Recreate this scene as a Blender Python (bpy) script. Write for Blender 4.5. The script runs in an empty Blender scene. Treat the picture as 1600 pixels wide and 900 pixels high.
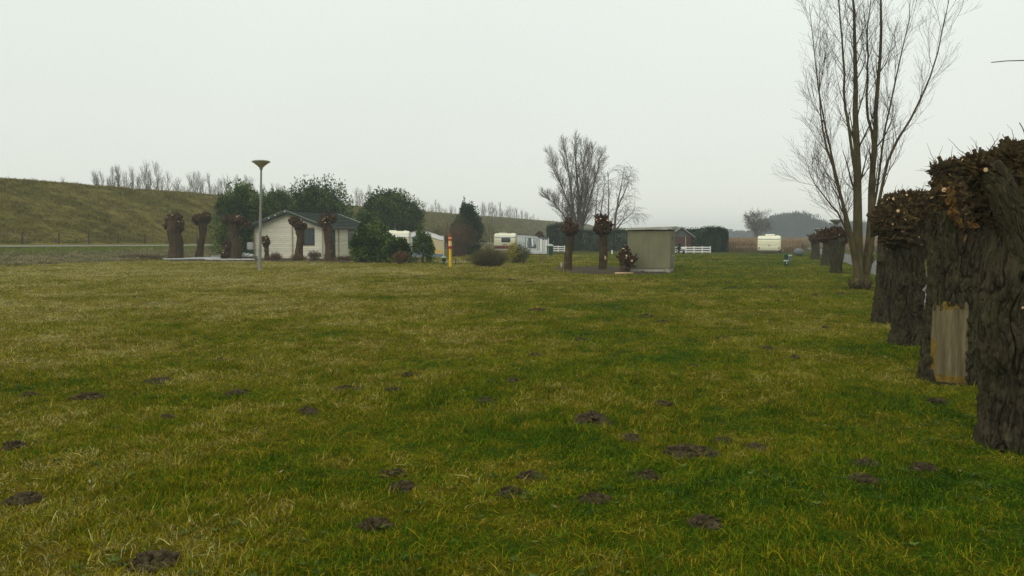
import bpy, bmesh, math, random
import numpy as np
from mathutils import Vector
R_ = math.radians
SC = bpy.context.scene
COL = SC.collection
rng = np.random.default_rng(7)
random.seed(7)

# ---------------------------------------------------------------- camera
F, CX, CY, HOR, H = 1245.0, 800.0, 450.0, 370.0, 1.6
PITCH = math.atan((CY - HOR) / F)
cd = bpy.data.cameras.new('camera')
cd.sensor_width = 36.0
cd.lens = 36.0 * F / 1600.0
cd.clip_start = 0.05
cd.clip_end = 4000.0
cam = bpy.data.objects.new('camera', cd)
COL.objects.link(cam)
cam.location = (0, 0, H)
cam.rotation_euler = (math.pi / 2 - PITCH, 0, 0)
SC.camera = cam

# ---------------------------------------------------------------- sky and sun (overcast)
SUN_EL, SUN_AZ = R_(38), R_(-40)
w = bpy.data.worlds.new('World')
SC.world = w
w.use_nodes = True
nt = w.node_tree
nt.nodes.clear()
wo = nt.nodes.new('ShaderNodeOutputWorld')
bg = nt.nodes.new('ShaderNodeBackground')
bg.inputs['Strength'].default_value = 0.1
sky = nt.nodes.new('ShaderNodeTexSky')
sky.sky_type = 'NISHITA'
sky.sun_disc = False
sky.sun_elevation = SUN_EL
sky.sun_rotation = -SUN_AZ
tc = nt.nodes.new('ShaderNodeTexCoord')
sep = nt.nodes.new('ShaderNodeSeparateXYZ')
nt.links.new(tc.outputs['Generated'], sep.inputs[0])
rp = nt.nodes.new('ShaderNodeValToRGB')      # even cloud layer, a little brighter above
e = rp.color_ramp.elements
e[0].position = 0.0;  e[0].color = (0.800, 0.815, 0.735, 1)
e[1].position = 1.0;  e[1].color = (0.90, 0.94, 0.89, 1)
m = e.new(0.16); m.color = (0.815, 0.855, 0.785, 1)
m = e.new(0.32); m.color = (0.845, 0.905, 0.830, 1)
nt.links.new(sep.outputs['Z'], rp.inputs[0])
nz = nt.nodes.new('ShaderNodeTexNoise')
nz.inputs['Scale'].default_value = 1.3
nz.inputs['Detail'].default_value = 3
nt.links.new(tc.outputs['Generated'], nz.inputs['Vector'])
mr = nt.nodes.new('ShaderNodeMapRange')
mr.inputs['From Min'].default_value = 0.3
mr.inputs['From Max'].default_value = 0.7
mr.inputs['To Min'].default_value = 9.9
mr.inputs['To Max'].default_value = 10.5
nt.links.new(nz.outputs['Fac'], mr.inputs['Value'])
sc_ = nt.nodes.new('ShaderNodeVectorMath'); sc_.operation = 'SCALE'
nt.links.new(rp.outputs['Color'], sc_.inputs[0])
nt.links.new(mr.outputs['Result'], sc_.inputs['Scale'])
mx = nt.nodes.new('ShaderNodeMix'); mx.data_type = 'RGBA'
mx.inputs['Factor'].default_value = 0.94
nt.links.new(sky.outputs['Color'], mx.inputs['A'])
nt.links.new(sc_.outputs['Vector'], mx.inputs['B'])
nt.links.new(mx.outputs['Result'], bg.inputs['Color'])
nt.links.new(bg.outputs[0], wo.inputs['Surface'])

sd = bpy.data.lights.new('sun', 'SUN')
sd.energy = 1.5
sd.angle = R_(60)
sd.color = (1.0, 0.96, 0.88)
so = bpy.data.objects.new('sun', sd)
COL.objects.link(so)
so.rotation_euler = (math.pi / 2 - SUN_EL, 0, SUN_AZ)

SC.view_settings.view_transform = 'Standard'
SC.view_settings.look = 'None'
SC.view_settings.exposure = 0.0
SC.view_settings.gamma = 1.0
SC.view_settings.use_curve_mapping = False
SC.cycles.volume_bounces = 1
SC.cycles.max_bounces = 6
SC.cycles.transparent_max_bounces = 8
SC.cycles.volume_step_rate = 10
SC.cycles.use_denoising = True
SC.cycles.denoising_prefilter = 'NONE'

# ---------------------------------------------------------------- projection helpers
_cp, _sp = math.cos(PITCH), math.sin(PITCH)
def ray(x, y):
    u, v = (x - CX) / F, (CY - y) / F
    return np.array([u, v * _sp + _cp, v * _cp - _sp])
def G(x, y, z=0.0):            # where the view ray meets height z
    d = ray(x, y); t = (z - H) / d[2]
    return np.array([d[0] * t, d[1] * t, z])
def AT(x, y, D):               # point on the ray at depth D
    d = ray(x, y); t = D / d[1]
    return np.array([d[0] * t, D, H + d[2] * t])
def LX(x, D): return (x - CX) / F * D

# ---------------------------------------------------------------- noise
def _hash(i, j, k, s):
    h = (i.astype(np.int64) * 374761393 + j.astype(np.int64) * 668265263 + k.astype(np.int64) * 2147483647 + s * 974634777) & 0xffffffff
    h = ((h ^ (h >> 13)) * 1274126177) & 0xffffffff
    h = ((h ^ (h >> 16)) * 2246822519) & 0xffffffff
    return ((h ^ (h >> 15)) & 0xffffff) / float(0xffffff) * 2 - 1
def vn(p, s=0):
    p = np.asarray(p, float)
    f = np.floor(p); i = f.astype(np.int64); t = p - f
    t = t * t * t * (t * (t * 6 - 15) + 10)
    r = 0
    for a in (0, 1):
        wa = t[..., 0] if a else 1 - t[..., 0]
        for b in (0, 1):
            wb = t[..., 1] if b else 1 - t[..., 1]
            for c in (0, 1):
                wc = t[..., 2] if c else 1 - t[..., 2]
                r = r + wa * wb * wc * _hash(i[..., 0] + a, i[..., 1] + b, i[..., 2] + c, s)
    return r
def fbm(p, o=4, s=0, g=0.5):
    p = np.asarray(p, float); a, r, n = 1.0, 0, 0
    for k in range(o):
        r = r + a * vn(p + 17.3 * k, s + k); n += a; a *= g; p = p * 2.03
    return r / n
def norm(v): return v / np.maximum(np.linalg.norm(v, axis=-1, keepdims=True), 1e-9)
def gz(x, y):                  # gentle unevenness of the near lawn
    x = np.asarray(x, float); y = np.asarray(y, float)
    d = np.sqrt(x * x + y * y)
    a = np.clip((26 - d) / 14, 0, 1)
    p = np.stack([x * .45, y * .45, 0 * x], -1); q = np.stack([x * 1.7, y * 1.7, 0 * x + 5], -1)
    return a * (0.045 * vn(p, 3) + 0.016 * vn(q, 4)) - 0.0

# ---------------------------------------------------------------- mesh buffer
class B:
    def __init__(s): s.v = []; s.q = []; s.t = []; s.n = 0; s.c = []; s.m = []; s.mt = []; s.mq = []
    def add(s, v, q=None, t=None, c=0.5, mat=0):
        v = np.asarray(v, float).reshape(-1, 3)
        if q is not None and len(q):
            q = np.asarray(q, np.int64).reshape(-1, 4); s.q.append(q + s.n); s.mq.append(np.full(len(q), mat))
        if t is not None and len(t):
            t = np.asarray(t, np.int64).reshape(-1, 3); s.t.append(t + s.n); s.mt.append(np.full(len(t), mat))
        s.v.append(v); s.c.append(np.broadcast_to(np.asarray(c, float), (len(v),)) if np.ndim(c) < 2 else c)
        s.n += len(v); return s
    def mesh(s, name, mats, smooth=False):
        me = bpy.data.meshes.new(name)
        V = np.concatenate(s.v)
        Q = np.concatenate(s.q) if s.q else np.zeros((0, 4), np.int64)
        T = np.concatenate(s.t) if s.t else np.zeros((0, 3), np.int64)
        me.vertices.add(len(V)); me.vertices.foreach_set('co', V.astype(np.float32).ravel())
        nl = Q.size + T.size
        me.loops.add(nl); me.loops.foreach_set('vertex_index', np.concatenate([Q.ravel(), T.ravel()]).astype(np.int32))
        npoly = len(Q) + len(T); me.polygons.add(npoly)
        st = np.concatenate([np.arange(len(Q)) * 4, Q.size + np.arange(len(T)) * 3]).astype(np.int32)
        me.polygons.foreach_set('loop_start', st)
        mi = np.concatenate((s.mq + s.mt) or [np.zeros(0)]).astype(np.int32)
        if not isinstance(mats, (list, tuple)): mats = [mats]
        for mm in mats: me.materials.append(mm)
        me.polygons.foreach_set('material_index', mi)
        me.polygons.foreach_set('use_smooth', np.full(npoly, smooth, bool))
        a = me.attributes.new('rnd', 'FLOAT', 'POINT')
        a.data.foreach_set('value', np.concatenate(s.c).astype(np.float32))
        me.update(calc_edges=True); me.validate()
        return me
    def box(s, x0, x1, y0, y1, z0, z1, c=0.5, mat=0):
        v = [(x, y, z) for z in (z0, z1) for y in (y0, y1) for x in (x0, x1)]
        return s.add(v, [(0, 2, 3, 1), (4, 5, 7, 6), (0, 1, 5, 4), (2, 6, 7, 3), (0, 4, 6, 2), (1, 3, 7, 5)], c=c, mat=mat)
    def bbox(s, x0, x1, y0, y1, z0, z1, b=0.01, c=0.5, mat=0):   # box with bevelled edges
        bm = bmesh.new(); bmesh.ops.create_cube(bm, size=1)
        for v in bm.verts: v.co = (x0 + (v.co.x + .5) * (x1 - x0), y0 + (v.co.y + .5) * (y1 - y0), z0 + (v.co.z + .5) * (z1 - z0))
        bmesh.ops.bevel(bm, geom=bm.edges[:], offset=b, segments=2, affect='EDGES')
        return s.bm(bm, c, mat)
    def bm(s, bm, c=0.5, mat=0):
        bmesh.ops.triangulate(bm, faces=bm.faces[:]); bm.verts.index_update()
        v = [tuple(x.co) for x in bm.verts]; t = [[x.index for x in f.verts] for f in bm.faces]
        bm.free(); return s.add(v, t=t, c=c, mat=mat)
    def tubes(s, P, Rr, n=4, c=0.5, cap=False, mat=0):
        P = np.asarray(P, float); Rr = np.asarray(Rr, float)
        if P.ndim == 2: P = P[None]; Rr = Rr[None]
        T, K = P.shape[:2]
        if T == 0: return s
        tg = norm(np.gradient(P, axis=1))
        ax = norm(P[:, -1] - P[:, 0])
        ref = np.where(np.abs(ax[:, 2:3]) > .8, np.array([[1., 0, 0]]), np.array([[0, 0, 1.]]))
        n1 = norm(np.cross(tg, ref[:, None, :])); n2 = np.cross(tg, n1)
        an = np.arange(n) / n * 2 * np.pi
        v = P[:, :, None] + Rr[:, :, None, None] * (np.cos(an)[None, None, :, None] * n1[:, :, None] + np.sin(an)[None, None, :, None] * n2[:, :, None])
        i = np.arange(T)[:, None, None] * K * n + np.arange(K - 1)[None, :, None] * n + np.arange(n)[None, None]
        j = np.arange(T)[:, None, None] * K * n + np.arange(K - 1)[None, :, None] * n + (np.arange(n)[None, None] + 1) % n
        q = np.stack([i, i + n, j + n, j], -1).reshape(-1, 4)
        cc = np.repeat(np.broadcast_to(np.asarray(c, float), (T,)), K * n)
        tt = None
        vv = v.reshape(-1, 3)
        if cap:
            base = len(vv)
            vv = np.concatenate([vv, P[:, -1]]); cc = np.concatenate([cc, np.broadcast_to(np.asarray(c, float), (T,))])
            e0 = np.arange(T)[:, None] * K * n + (K - 1) * n
            tt = np.stack([np.broadcast_to(base + np.arange(T)[:, None], (T, n)), e0 + (np.arange(n)[None] + 1) % n, e0 + np.arange(n)[None]], -1).reshape(-1, 3)
        return s.add(vv, q, tt, cc, mat)
    def lathe(s, prof, n=16, c=0.5, ctr=(0, 0), mat=0, sx=1, sy=1):
        pr = np.asarray(prof, float); K = len(pr); an = np.arange(n) / n * 2 * np.pi
        v = np.stack([ctr[0] + sx * pr[:, None, 0] * np.cos(an), ctr[1] + sy * pr[:, None, 0] * np.sin(an), np.broadcast_to(pr[:, None, 1], (K, n))], -1).reshape(-1, 3)
        i = np.arange(K - 1)[:, None] * n + np.arange(n)[None]; j = np.arange(K - 1)[:, None] * n + (np.arange(n)[None] + 1) % n
        return s.add(v, np.stack([i, j, j + n, i + n], -1).reshape(-1, 4), c=c, mat=mat)
    def prism(s, poly, x0, x1, axis='x', c=0.5, mat=0):           # polygon in the two other axes, extruded
        bm = bmesh.new()
        def mk(a, p): return (a, p[0], p[1]) if axis == 'x' else ((p[0], a, p[1]) if axis == 'y' else (p[0], p[1], a))
        A = [bm.verts.new(mk(x0, p)) for p in poly]; C = [bm.verts.new(mk(x1, p)) for p in poly]
        n = len(poly); bm.faces.new(A); bm.faces.new(C[::-1])
        for k in range(n): bm.faces.new((A[k], C[k], C[(k + 1) % n], A[(k + 1) % n]))
        bmesh.ops.recalc_face_normals(bm, faces=bm.faces[:])
        return s.bm(bm, c, mat)
    def leaves(s, pos, nrm, ax, ln, wd, c, mat=0):                # folded pointed leaves
        side = norm(np.cross(ax, nrm)); up = np.cross(side, ax)
        ln = np.asarray(ln)[:, None]; wd = np.asarray(wd)[:, None]
        v = np.stack([pos, pos + ax * ln * .5 + side * wd * .5 + up * wd * .18, pos + ax * ln - up * ln * .08, pos + ax * ln * .5 - side * wd * .5 + up * wd * .18], 1).reshape(-1, 3)
        k = np.arange(len(pos))[:, None] * 4
        return s.add(v, t=np.concatenate([k + np.array([[0, 1, 2]]), k + np.array([[0, 2, 3]])]), c=np.repeat(c, 4), mat=mat)

_ico = {}
def ico(sub):
    if sub not in _ico:
        bm = bmesh.new(); bmesh.ops.create_icosphere(bm, subdivisions=sub, radius=1)
        bm.verts.index_update()
        _ico[sub] = (np.array([tuple(v.co) for v in bm.verts]), np.array([[v.index for v in f.verts] for f in bm.faces])); bm.free()
    return _ico[sub]

# ---------------------------------------------------------------- object helpers
def obj(name, buf, mats, parent=None, smooth=False, loc=None):
    me = buf if isinstance(buf, bpy.types.Mesh) else buf.mesh(name, mats, smooth)
    o = bpy.data.objects.new(name, me); COL.objects.link(o)
    if parent is not None: o.parent = parent
    if loc is not None: o.location = loc
    return o
def tag(o, label=None, cat=None, group=None, kind=None):
    if label: o['label'] = label
    if cat: o['category'] = cat
    if group: o['group'] = group
    if kind: o['kind'] = kind
    return o
def thing(name, label, cat, loc, rz=0.0, group=None):
    o = bpy.data.objects.new(name, None); COL.objects.link(o)
    o.empty_display_size = .2
    o.location = tuple(loc); o.rotation_euler = (0, 0, rz)
    return tag(o, label, cat, group)

# ---------------------------------------------------------------- materials
def mat(name, c1, c2=None, rough=0.75, scale=6.0, stretch=(1, 1, 1), bump=0.0, bscale=None, rnd=0.0, spec=0.3, trans=0.0, detail=5, metal=0.0, c3=None, moss=None):
    spec = spec * (.35 if rough > .7 else .8)
    m = bpy.data.materials.new(name); m.use_nodes = True
    t = m.node_tree; L = t.links.new; N = t.nodes.new
    p = t.nodes['Principled BSDF']
    p.inputs['Roughness'].default_value = rough
    p.inputs['Specular IOR Level'].default_value = spec
    p.inputs['Metallic'].default_value = metal
    c2 = c2 or tuple(x * .7 for x in c1)
    co = N('ShaderNodeTexCoord'); mp = N('ShaderNodeMapping'); mp.inputs['Scale'].default_value = stretch
    L(co.outputs['Object'], mp.inputs[0])
    nz = N('ShaderNodeTexNoise'); nz.inputs['Scale'].default_value = scale; nz.inputs['Detail'].default_value = detail
    nz.inputs['Roughness'].default_value = .62
    L(mp.outputs[0], nz.inputs['Vector'])
    r = N('ShaderNodeValToRGB'); r.color_ramp.elements[0].position = .32; r.color_ramp.elements[1].position = .68
    r.color_ramp.elements[0].color = (*c2, 1); r.color_ramp.elements[1].color = (*c1, 1)
    fac = nz.outputs['Fac']
    if rnd:
        at = N('ShaderNodeAttribute'); at.attribute_name = 'rnd'
        ma = N('ShaderNodeMath'); ma.operation = 'MULTIPLY_ADD'; ma.inputs[1].default_value = rnd; L(at.outputs['Fac'], ma.inputs[0])
        mb = N('ShaderNodeMath'); mb.operation = 'MULTIPLY_ADD'; mb.inputs[1].default_value = 1 - rnd * .6; mb.inputs[2].default_value = -rnd * .2
        L(fac, mb.inputs[0]); L(mb.outputs[0], ma.inputs[2]); fac = ma.outputs[0]
    if c3:
        el = r.color_ramp.elements.new(.84); el.color = (*c3, 1)
    L(fac, r.inputs[0])
    if moss:                                                # patches of green algae
        mz = N('ShaderNodeTexNoise'); mz.inputs['Scale'].default_value = 3.2; mz.inputs['Detail'].default_value = 5; L(co.outputs['Object'], mz.inputs['Vector'])
        mm = N('ShaderNodeMapRange'); mm.inputs['From Min'].default_value = .46; mm.inputs['From Max'].default_value = .66; mm.inputs['To Max'].default_value = .5; L(mz.outputs['Fac'], mm.inputs['Value'])
        mk = N('ShaderNodeMix'); mk.data_type = 'RGBA'; L(mm.outputs[0], mk.inputs['Factor']); L(r.outputs[0], mk.inputs['A']); mk.inputs['B'].default_value = (*moss, 1)
        class _R: outputs = [mk.outputs['Result']]
        r = _R
    L(r.outputs[0], p.inputs['Base Color'])
    if bump:
        bn = N('ShaderNodeTexNoise'); bn.inputs['Scale'].default_value = bscale or scale * 3; bn.inputs['Detail'].default_value = 6
        L(mp.outputs[0], bn.inputs['Vector'])
        bp = N('ShaderNodeBump'); bp.inputs['Strength'].default_value = min(1, bump); bp.inputs['Distance'].default_value = .045
        L(bn.outputs['Fac'], bp.inputs['Height']); L(bp.outputs[0], p.inputs['Normal'])
    if trans:
        o = t.nodes['Material Output']; tr = N('ShaderNodeBsdfTranslucent'); L(r.outputs[0], tr.inputs[0])
        mxs = N('ShaderNodeMixShader'); mxs.inputs[0].default_value = trans
        L(p.outputs[0], mxs.inputs[1]); L(tr.outputs[0], mxs.inputs[2]); L(mxs.outputs[0], o.inputs['Surface'])
    return m

def grass_mat(name, blades, gain=1.0, dike=False, dry=0.0):
    m = bpy.data.materials.new(name); m.use_nodes = True
    t = m.node_tree; L = t.links.new; N = t.nodes.new
    p = t.nodes['Principled BSDF']; p.inputs['Roughness'].default_value = .85; p.inputs['Specular IOR Level'].default_value = .02
    g = N('ShaderNodeNewGeometry')
    def nse(sc, det, off, ro=.55):
        mp = N('ShaderNodeMapping'); mp.inputs['Location'].default_value = (off, off * 1.7, 0)
        if dike: mp.inputs['Rotation'].default_value = (0, 0, R_(-74.3)); mp.inputs['Scale'].default_value = (.35, 1, 1)
        else: mp.inputs['Scale'].default_value = (1, 1, 0)
        L(g.outputs['Position'], mp.inputs[0])
        z = N('ShaderNodeTexNoise'); z.inputs['Scale'].default_value = sc; z.inputs['Detail'].default_value = det; z.inputs['Roughness'].default_value = ro
        L(mp.outputs[0], z.inputs['Vector']); return z.outputs['Fac']
    def mad(a, k, b):
        q = N('ShaderNodeMath'); q.operation = 'MULTIPLY_ADD'; L(a, q.inputs[0]); q.inputs[1].default_value = k
        if isinstance(b, (int, float)): q.inputs[2].default_value = b
        else: L(b, q.inputs[2])
        return q.outputs[0]
    f = mad(nse(.16, 3, 3.1), .95, -.70 + dry)
    f = mad(nse(.75, 3, 11.7), .85, f)
    f = mad(nse(3.4, 4, 23.0), .75, f)
    pz = nse(1.15, 4, 41.0, .6)                     # bleached straw patches
    mp_ = N('ShaderNodeMapRange'); mp_.inputs['From Min'].default_value = .60; mp_.inputs['From Max'].default_value = .76; mp_.inputs['To Min'].default_value = 0; mp_.inputs['To Max'].default_value = .17
    L(pz, mp_.inputs['Value']); qq = N('ShaderNodeMath'); qq.operation = 'ADD'; L(mp_.outputs[0], qq.inputs[0]); L(f, qq.inputs[1]); f = qq.outputs[0]
    # the lawn is drier to the left of the view and greener along the path
    sx = N('ShaderNodeSeparateXYZ'); L(g.outputs['Position'], sx.inputs[0])
    if not dike:
        mrx = N('ShaderNodeMapRange'); mrx.inputs['From Min'].default_value = -9; mrx.inputs['From Max'].default_value = 12
        mrx.inputs['To Min'].default_value = .19; mrx.inputs['To Max'].default_value = -.16
        L(sx.outputs['X'], mrx.inputs['Value']); 
        q = N('ShaderNodeMath'); q.operation = 'ADD'; L(mrx.outputs[0], q.inputs[0]); L(f, q.inputs[1]); f = q.outputs[0]
        mry = N('ShaderNodeMapRange'); mry.inputs['From Min'].default_value = 5; mry.inputs['From Max'].default_value = 24
        mry.inputs['To Min'].default_value = -.02; mry.inputs['To Max'].default_value = .11
        L(sx.outputs['Y'], mry.inputs['Value'])
        q = N('ShaderNodeMath'); q.operation = 'ADD'; L(mry.outputs[0], q.inputs[0]); L(f, q.inputs[1]); f = q.outputs[0]
    if not blades: f = mad(nse(38, 3, 61.0, .7), .75, f); f = mad(f, 1.0, -.37)
    if blades:
        at = N('ShaderNodeAttribute'); at.attribute_name = 'rnd'
        f = mad(at.outputs['Fac'], .56, f)
        oi = N('ShaderNodeObjectInfo'); f = mad(oi.outputs['Random'], .16, f)
        f = mad(f, 1.0, -.37)
    r = N('ShaderNodeValToRGB'); el = r.color_ramp.elements
    cs = [(0.08, (.013, .036, .002)), (.34, (.034, .078, .003)), (.54, (.076, .104, .003)), (.70, (.160, .124, .004)), (.86, (.195, .150, .014)), (1.0, (.28, .255, .105))]
    if dike: cs = [(0.05, (.048, .056, .012)), (.35, (.092, .090, .014)), (.6, (.130, .112, .021)), (.8, (.16, .13, .030)), (1.0, (.19, .16, .06))]
    el[0].position, el[0].color = cs[0][0], (*[x * gain for x in cs[0][1]], 1)
    el[1].position, el[1].color = cs[-1][0], (*[x * gain for x in cs[-1][1]], 1)
    for ps, c in cs[1:-1]:
        k = el.new(ps); k.color = (*[x * gain for x in c], 1)
    L(f, r.inputs[0])
    if blades:                                              # single blades differ in how fresh or bleached they are
        m7 = mad(at.outputs['Fac'], 17.31, 0.0); fr = N('ShaderNodeMath'); fr.operation = 'FRACT'; L(m7, fr.inputs[0])
        vv = mad(fr.outputs[0], 1.25, .42); sv = N('ShaderNodeVectorMath'); sv.operation = 'SCALE'; L(r.outputs[0], sv.inputs[0]); L(vv, sv.inputs['Scale'])
        class _R: outputs = [sv.outputs[0]]
        r = _R
    L(r.outputs[0], p.inputs['Base Color'])
    o = t.nodes['Material Output']
    if blades:
        tr = N('ShaderNodeBsdfTranslucent'); L(r.outputs[0], tr.inputs[0])
        ms = N('ShaderNodeMixShader'); ms.inputs[0].default_value = .25
        L(p.outputs[0], ms.inputs[1]); L(tr.outputs[0], ms.inputs[2]); L(ms.outputs[0], o.inputs['Surface'])
    else:
        bn = N('ShaderNodeTexNoise'); bn.inputs['Scale'].default_value = 9; bn.inputs['Detail'].default_value = 8
        L(g.outputs['Position'], bn.inputs['Vector'])
        bp = N('ShaderNodeBump'); bp.inputs['Strength'].default_value = .9; bp.inputs['Distance'].default_value = .08
        L(bn.outputs['Fac'], bp.inputs['Height']); L(bp.outputs[0], p.inputs['Normal'])
    return m

M = {}
M['lawn'] = grass_mat('lawn', False, .55)
M['blade'] = grass_mat('grass_blade', True, 1.36)
M['dike'] = grass_mat('dike_turf', False, 1.1, dike=True)
M['dike_blade'] = grass_mat('dike_blade', True, 1.25, dike=True, dry=.06)
M['weed'] = mat('weed_leaf', (.12, .165, .040), (.055, .090, .018), .9, 2, rnd=.6, spec=.05, trans=.15)
M['bank'] = mat('bank_turf', (.12, .125, .035), (.07, .075, .022), .9, 1.2, bump=.8, bscale=8)
M['rough'] = mat('rough_grass', (.30, .26, .13), (.12, .12, .045), .85, 1.5, rnd=.6)
M['verge_blade'] = mat('verge_grass', (.20, .23, .035), (.12, .15, .026), .8, 1.0, rnd=.5)
M['reed'] = mat('reed', (.36, .265, .145), (.20, .135, .075), .85, .25, rnd=.55)
M['asphalt'] = mat('asphalt', (.150, .148, .138), (.11, .108, .10), .9, 3, bump=.5, bscale=80)
M['road'] = mat('road_concrete', (.21, .195, .155), (.165, .15, .12), .9, 1.5)
M['gravel'] = mat('gravel', (.33, .29, .22), (.22, .19, .14), .95, 12, bump=.8)
M['mulch'] = mat('mulch', (.075, .055, .036), (.035, .026, .018), .95, 7, bump=1.0, bscale=25)
M['soil'] = mat('soil', (.105, .080, .040), (.040, .030, .014), .95, 16, bump=1.0, bscale=70, rnd=.4)
M['bark'] = mat('willow_bark', (.080, .067, .037), (.020, .016, .009), .95, 16, (1, 1, .20), bump=1.0, bscale=60, c3=(.23, .21, .145), detail=9, moss=(.058, .060, .022))
M['bark_far'] = mat('willow_bark_far', (.088, .060, .030), (.036, .025, .013), .95, 7, (1, 1, .3), bump=.8, bscale=25)
M['head'] = mat('knuckle_bark', (.075, .042, .020), (.022, .014, .007), .95, 9, bump=1.0, bscale=30, c3=(.19, .10, .035))
M['head_near'] = mat('knuckle_moss', (.085, .062, .024), (.026, .019, .009), .95, 11, bump=1.0, bscale=45, c3=(.20, .15, .05))
M['flake'] = mat('dead_shoot_flake', (.17, .105, .036), (.038, .025, .011), .9, 6, rnd=.8)
M['cut'] = mat('cut_wood', (.62, .46, .27), (.40, .24, .11), .8, 20, c3=(.7, .56, .36))
M['orange_wood'] = mat('orange_rotten_wood', (.20, .105, .024), (.065, .034, .012), .95, 16, bump=1.0, bscale=40, c3=(.30, .18, .055))
M['bare_wood'] = mat('bare_wood', (.22, .18, .095), (.075, .060, .032), .9, 15, (1, 1, .10), bump=1.0, bscale=40, c3=(.27, .225, .13))
M['ochre_wood'] = mat('ochre_wood', (.24, .155, .028), (.11, .075, .02), .9, 16, (1, 1, .3), bump=1.0)
M['limb'] = mat('smooth_bark', (.105, .085, .036), (.050, .040, .018), .9, 8, (1, 1, .3), bump=.5)
M['twig'] = mat('twig', (.072, .052, .030), (.036, .027, .016), .9, 4, rnd=.3)
M['twig_grey'] = mat('twig_grey', (.115, .092, .070), (.070, .057, .045), .9, 1, rnd=.4)
M['laurel'] = mat('laurel_leaf', (.080, .150, .014), (.013, .030, .004), .5, 1.4, rnd=.85, spec=.20, trans=.2, c3=(.18, .25, .05))
M['laurel_light'] = mat('laurel_leaf_light', (.098, .162, .020), (.022, .050, .007), .5, 1.4, rnd=.85, spec=.22, trans=.15, c3=(.14, .18, .05))
M['conifer'] = mat('conifer_spray', (.030, .066, .028), (.009, .022, .012), .7, 1.2, rnd=.7, c3=(.04, .075, .03))
M['holly'] = mat('holly_leaf', (.032, .070, .022), (.007, .018, .007), .5, 1.2, rnd=.8, spec=.22, c3=(.06, .10, .035))
M['brown_leaf'] = mat('brown_leaf', (.19, .095, .045), (.07, .036, .02), .8, 3, rnd=.7)
M['olive_twig'] = mat('broom_twig', (.115, .105, .045), (.062, .056, .026), .85, 2, rnd=.6)
M['brown_twig'] = mat('brown_twig', (.14, .095, .06), (.075, .050, .034), .9, 1.5, rnd=.6)
M['yellow_leaf'] = mat('yellow_leaf', (.40, .33, .03), (.22, .20, .03), .7, 3, rnd=.5)
M['cream'] = mat('cream_paint', (.71, .685, .55), (.56, .54, .42), .7, 2.5, (1, 1, 3), rnd=.25)
M['seam'] = mat('cream_joint', (.50, .42, .29), (.33, .27, .18), .8, 5)
M['green_paint'] = mat('dark_green_paint', (.018, .042, .030), (.012, .028, .02), .5, 4)
M['roof'] = mat('green_roof_sheet', (.028, .040, .029), (.017, .025, .019), .8, 3, rnd=.5, spec=.1)
M['white'] = mat('white_paint', (.74, .74, .70), (.64, .64, .60), .5, 3)
M['white_old'] = mat('weathered_white', (.48, .485, .46), (.33, .34, .32), .6, 6)
M['glass'] = mat('window_glass', (.060, .075, .08), (.035, .045, .05), .08, 3, spec=.6)
M['cabinet'] = mat('beige_cabinet', (.182, .174, .100), (.140, .133, .077), .75, 2.2, (1, 1, .4), bump=.15)
M['concrete'] = mat('concrete', (.38, .37, .31), (.28, .272, .23), .9, 6, bump=.4)
M['dark'] = mat('dark_part_and_shade', (.03, .032, .03), (.02, .02, .02), .8)  # dark fittings, also the painted shade under the cabinet roof
M['galv'] = mat('galvanised_pole', (.245, .245, .215), (.17, .17, .15), .55, 5, (1, 1, .3))
M['lamp_bowl'] = mat('lamp_bowl', (.46, .44, .27), (.36, .34, .20), .35, 5, trans=.2)
M['lamp_cap'] = mat('lamp_cap', (.20, .20, .155), (.14, .14, .11), .5)
M['yellow'] = mat('yellow_marker', (.75, .46, .015), (.62, .37, .012), .5, 4)
M['peach'] = mat('peach_marker', (.72, .48, .20), (.62, .40, .16), .5, 4)
M['red'] = mat('red_marker', (.42, .03, .012), (.30, .02, .01), .5, 4)
M['bin_green'] = mat('bin_green', (.018, .055, .024), (.012, .036, .016), .6, 4)
M['bin_lid'] = mat('bin_lid', (.36, .44, .38), (.26, .34, .28), .5, 4)
M['car_cream'] = mat('caravan_cream', (.77, .745, .54), (.69, .665, .48), .4, 1.5)
M['car_white'] = mat('caravan_white', (.80, .79, .70), (.71, .70, .61), .4, 1.5)
M['car_red'] = mat('caravan_red_brown', (.20, .075, .055), (.14, .055, .04), .5, 2)
M['car_trim'] = mat('caravan_trim', (.30, .29, .22), (.22, .21, .16), .5)
M['canvas'] = mat('awning_canvas', (.58, .60, .58), (.47, .49, .48), .85, 2.0)
M['canvas_white'] = mat('awning_roof', (.80, .80, .77), (.70, .70, .68), .8, 1.5)
M['canvas_tan'] = mat('awning_tan', (.56, .48, .29), (.48, .41, .24), .85, 2)
M['canvas_blue'] = mat('awning_skirt', (.20, .235, .27), (.15, .18, .21), .8, 2)
M['canvas_dark'] = mat('awning_window', (.11, .135, .145), (.075, .09, .10), .35, 2, spec=.5)
M['rubber'] = mat('rubber', (.02, .02, .02), (.014, .014, .014), .8)
M['brick'] = mat('brick', (.12, .065, .045), (.075, .042, .03), .9, 8)
M['slate'] = mat('grey_tile', (.135, .14, .135), (.09, .095, .09), .8, 5)
M['tarp'] = mat('blue_grey_cover', (.125, .145, .145), (.10, .115, .115), .6, 3)
M['far_wood'] = mat('far_wood_twig', (.036, .036, .026), (.018, .020, .015), .9, .15, rnd=.6)
M['far_grey'] = mat('far_building', (.22, .23, .23), (.17, .18, .18), .8, .2)
M['post'] = mat('fence_post', (.085, .07, .05), (.05, .04, .03), .9, 5, (1, 1, .3))
M['wire'] = mat('wire', (.16, .15, .13), (.1, .1, .09), .6, metal=.3)
M['leaf_litter'] = mat('leaf_litter', (.30, .27, .17), (.16, .12, .06), .8, 3, rnd=.8)

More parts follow.
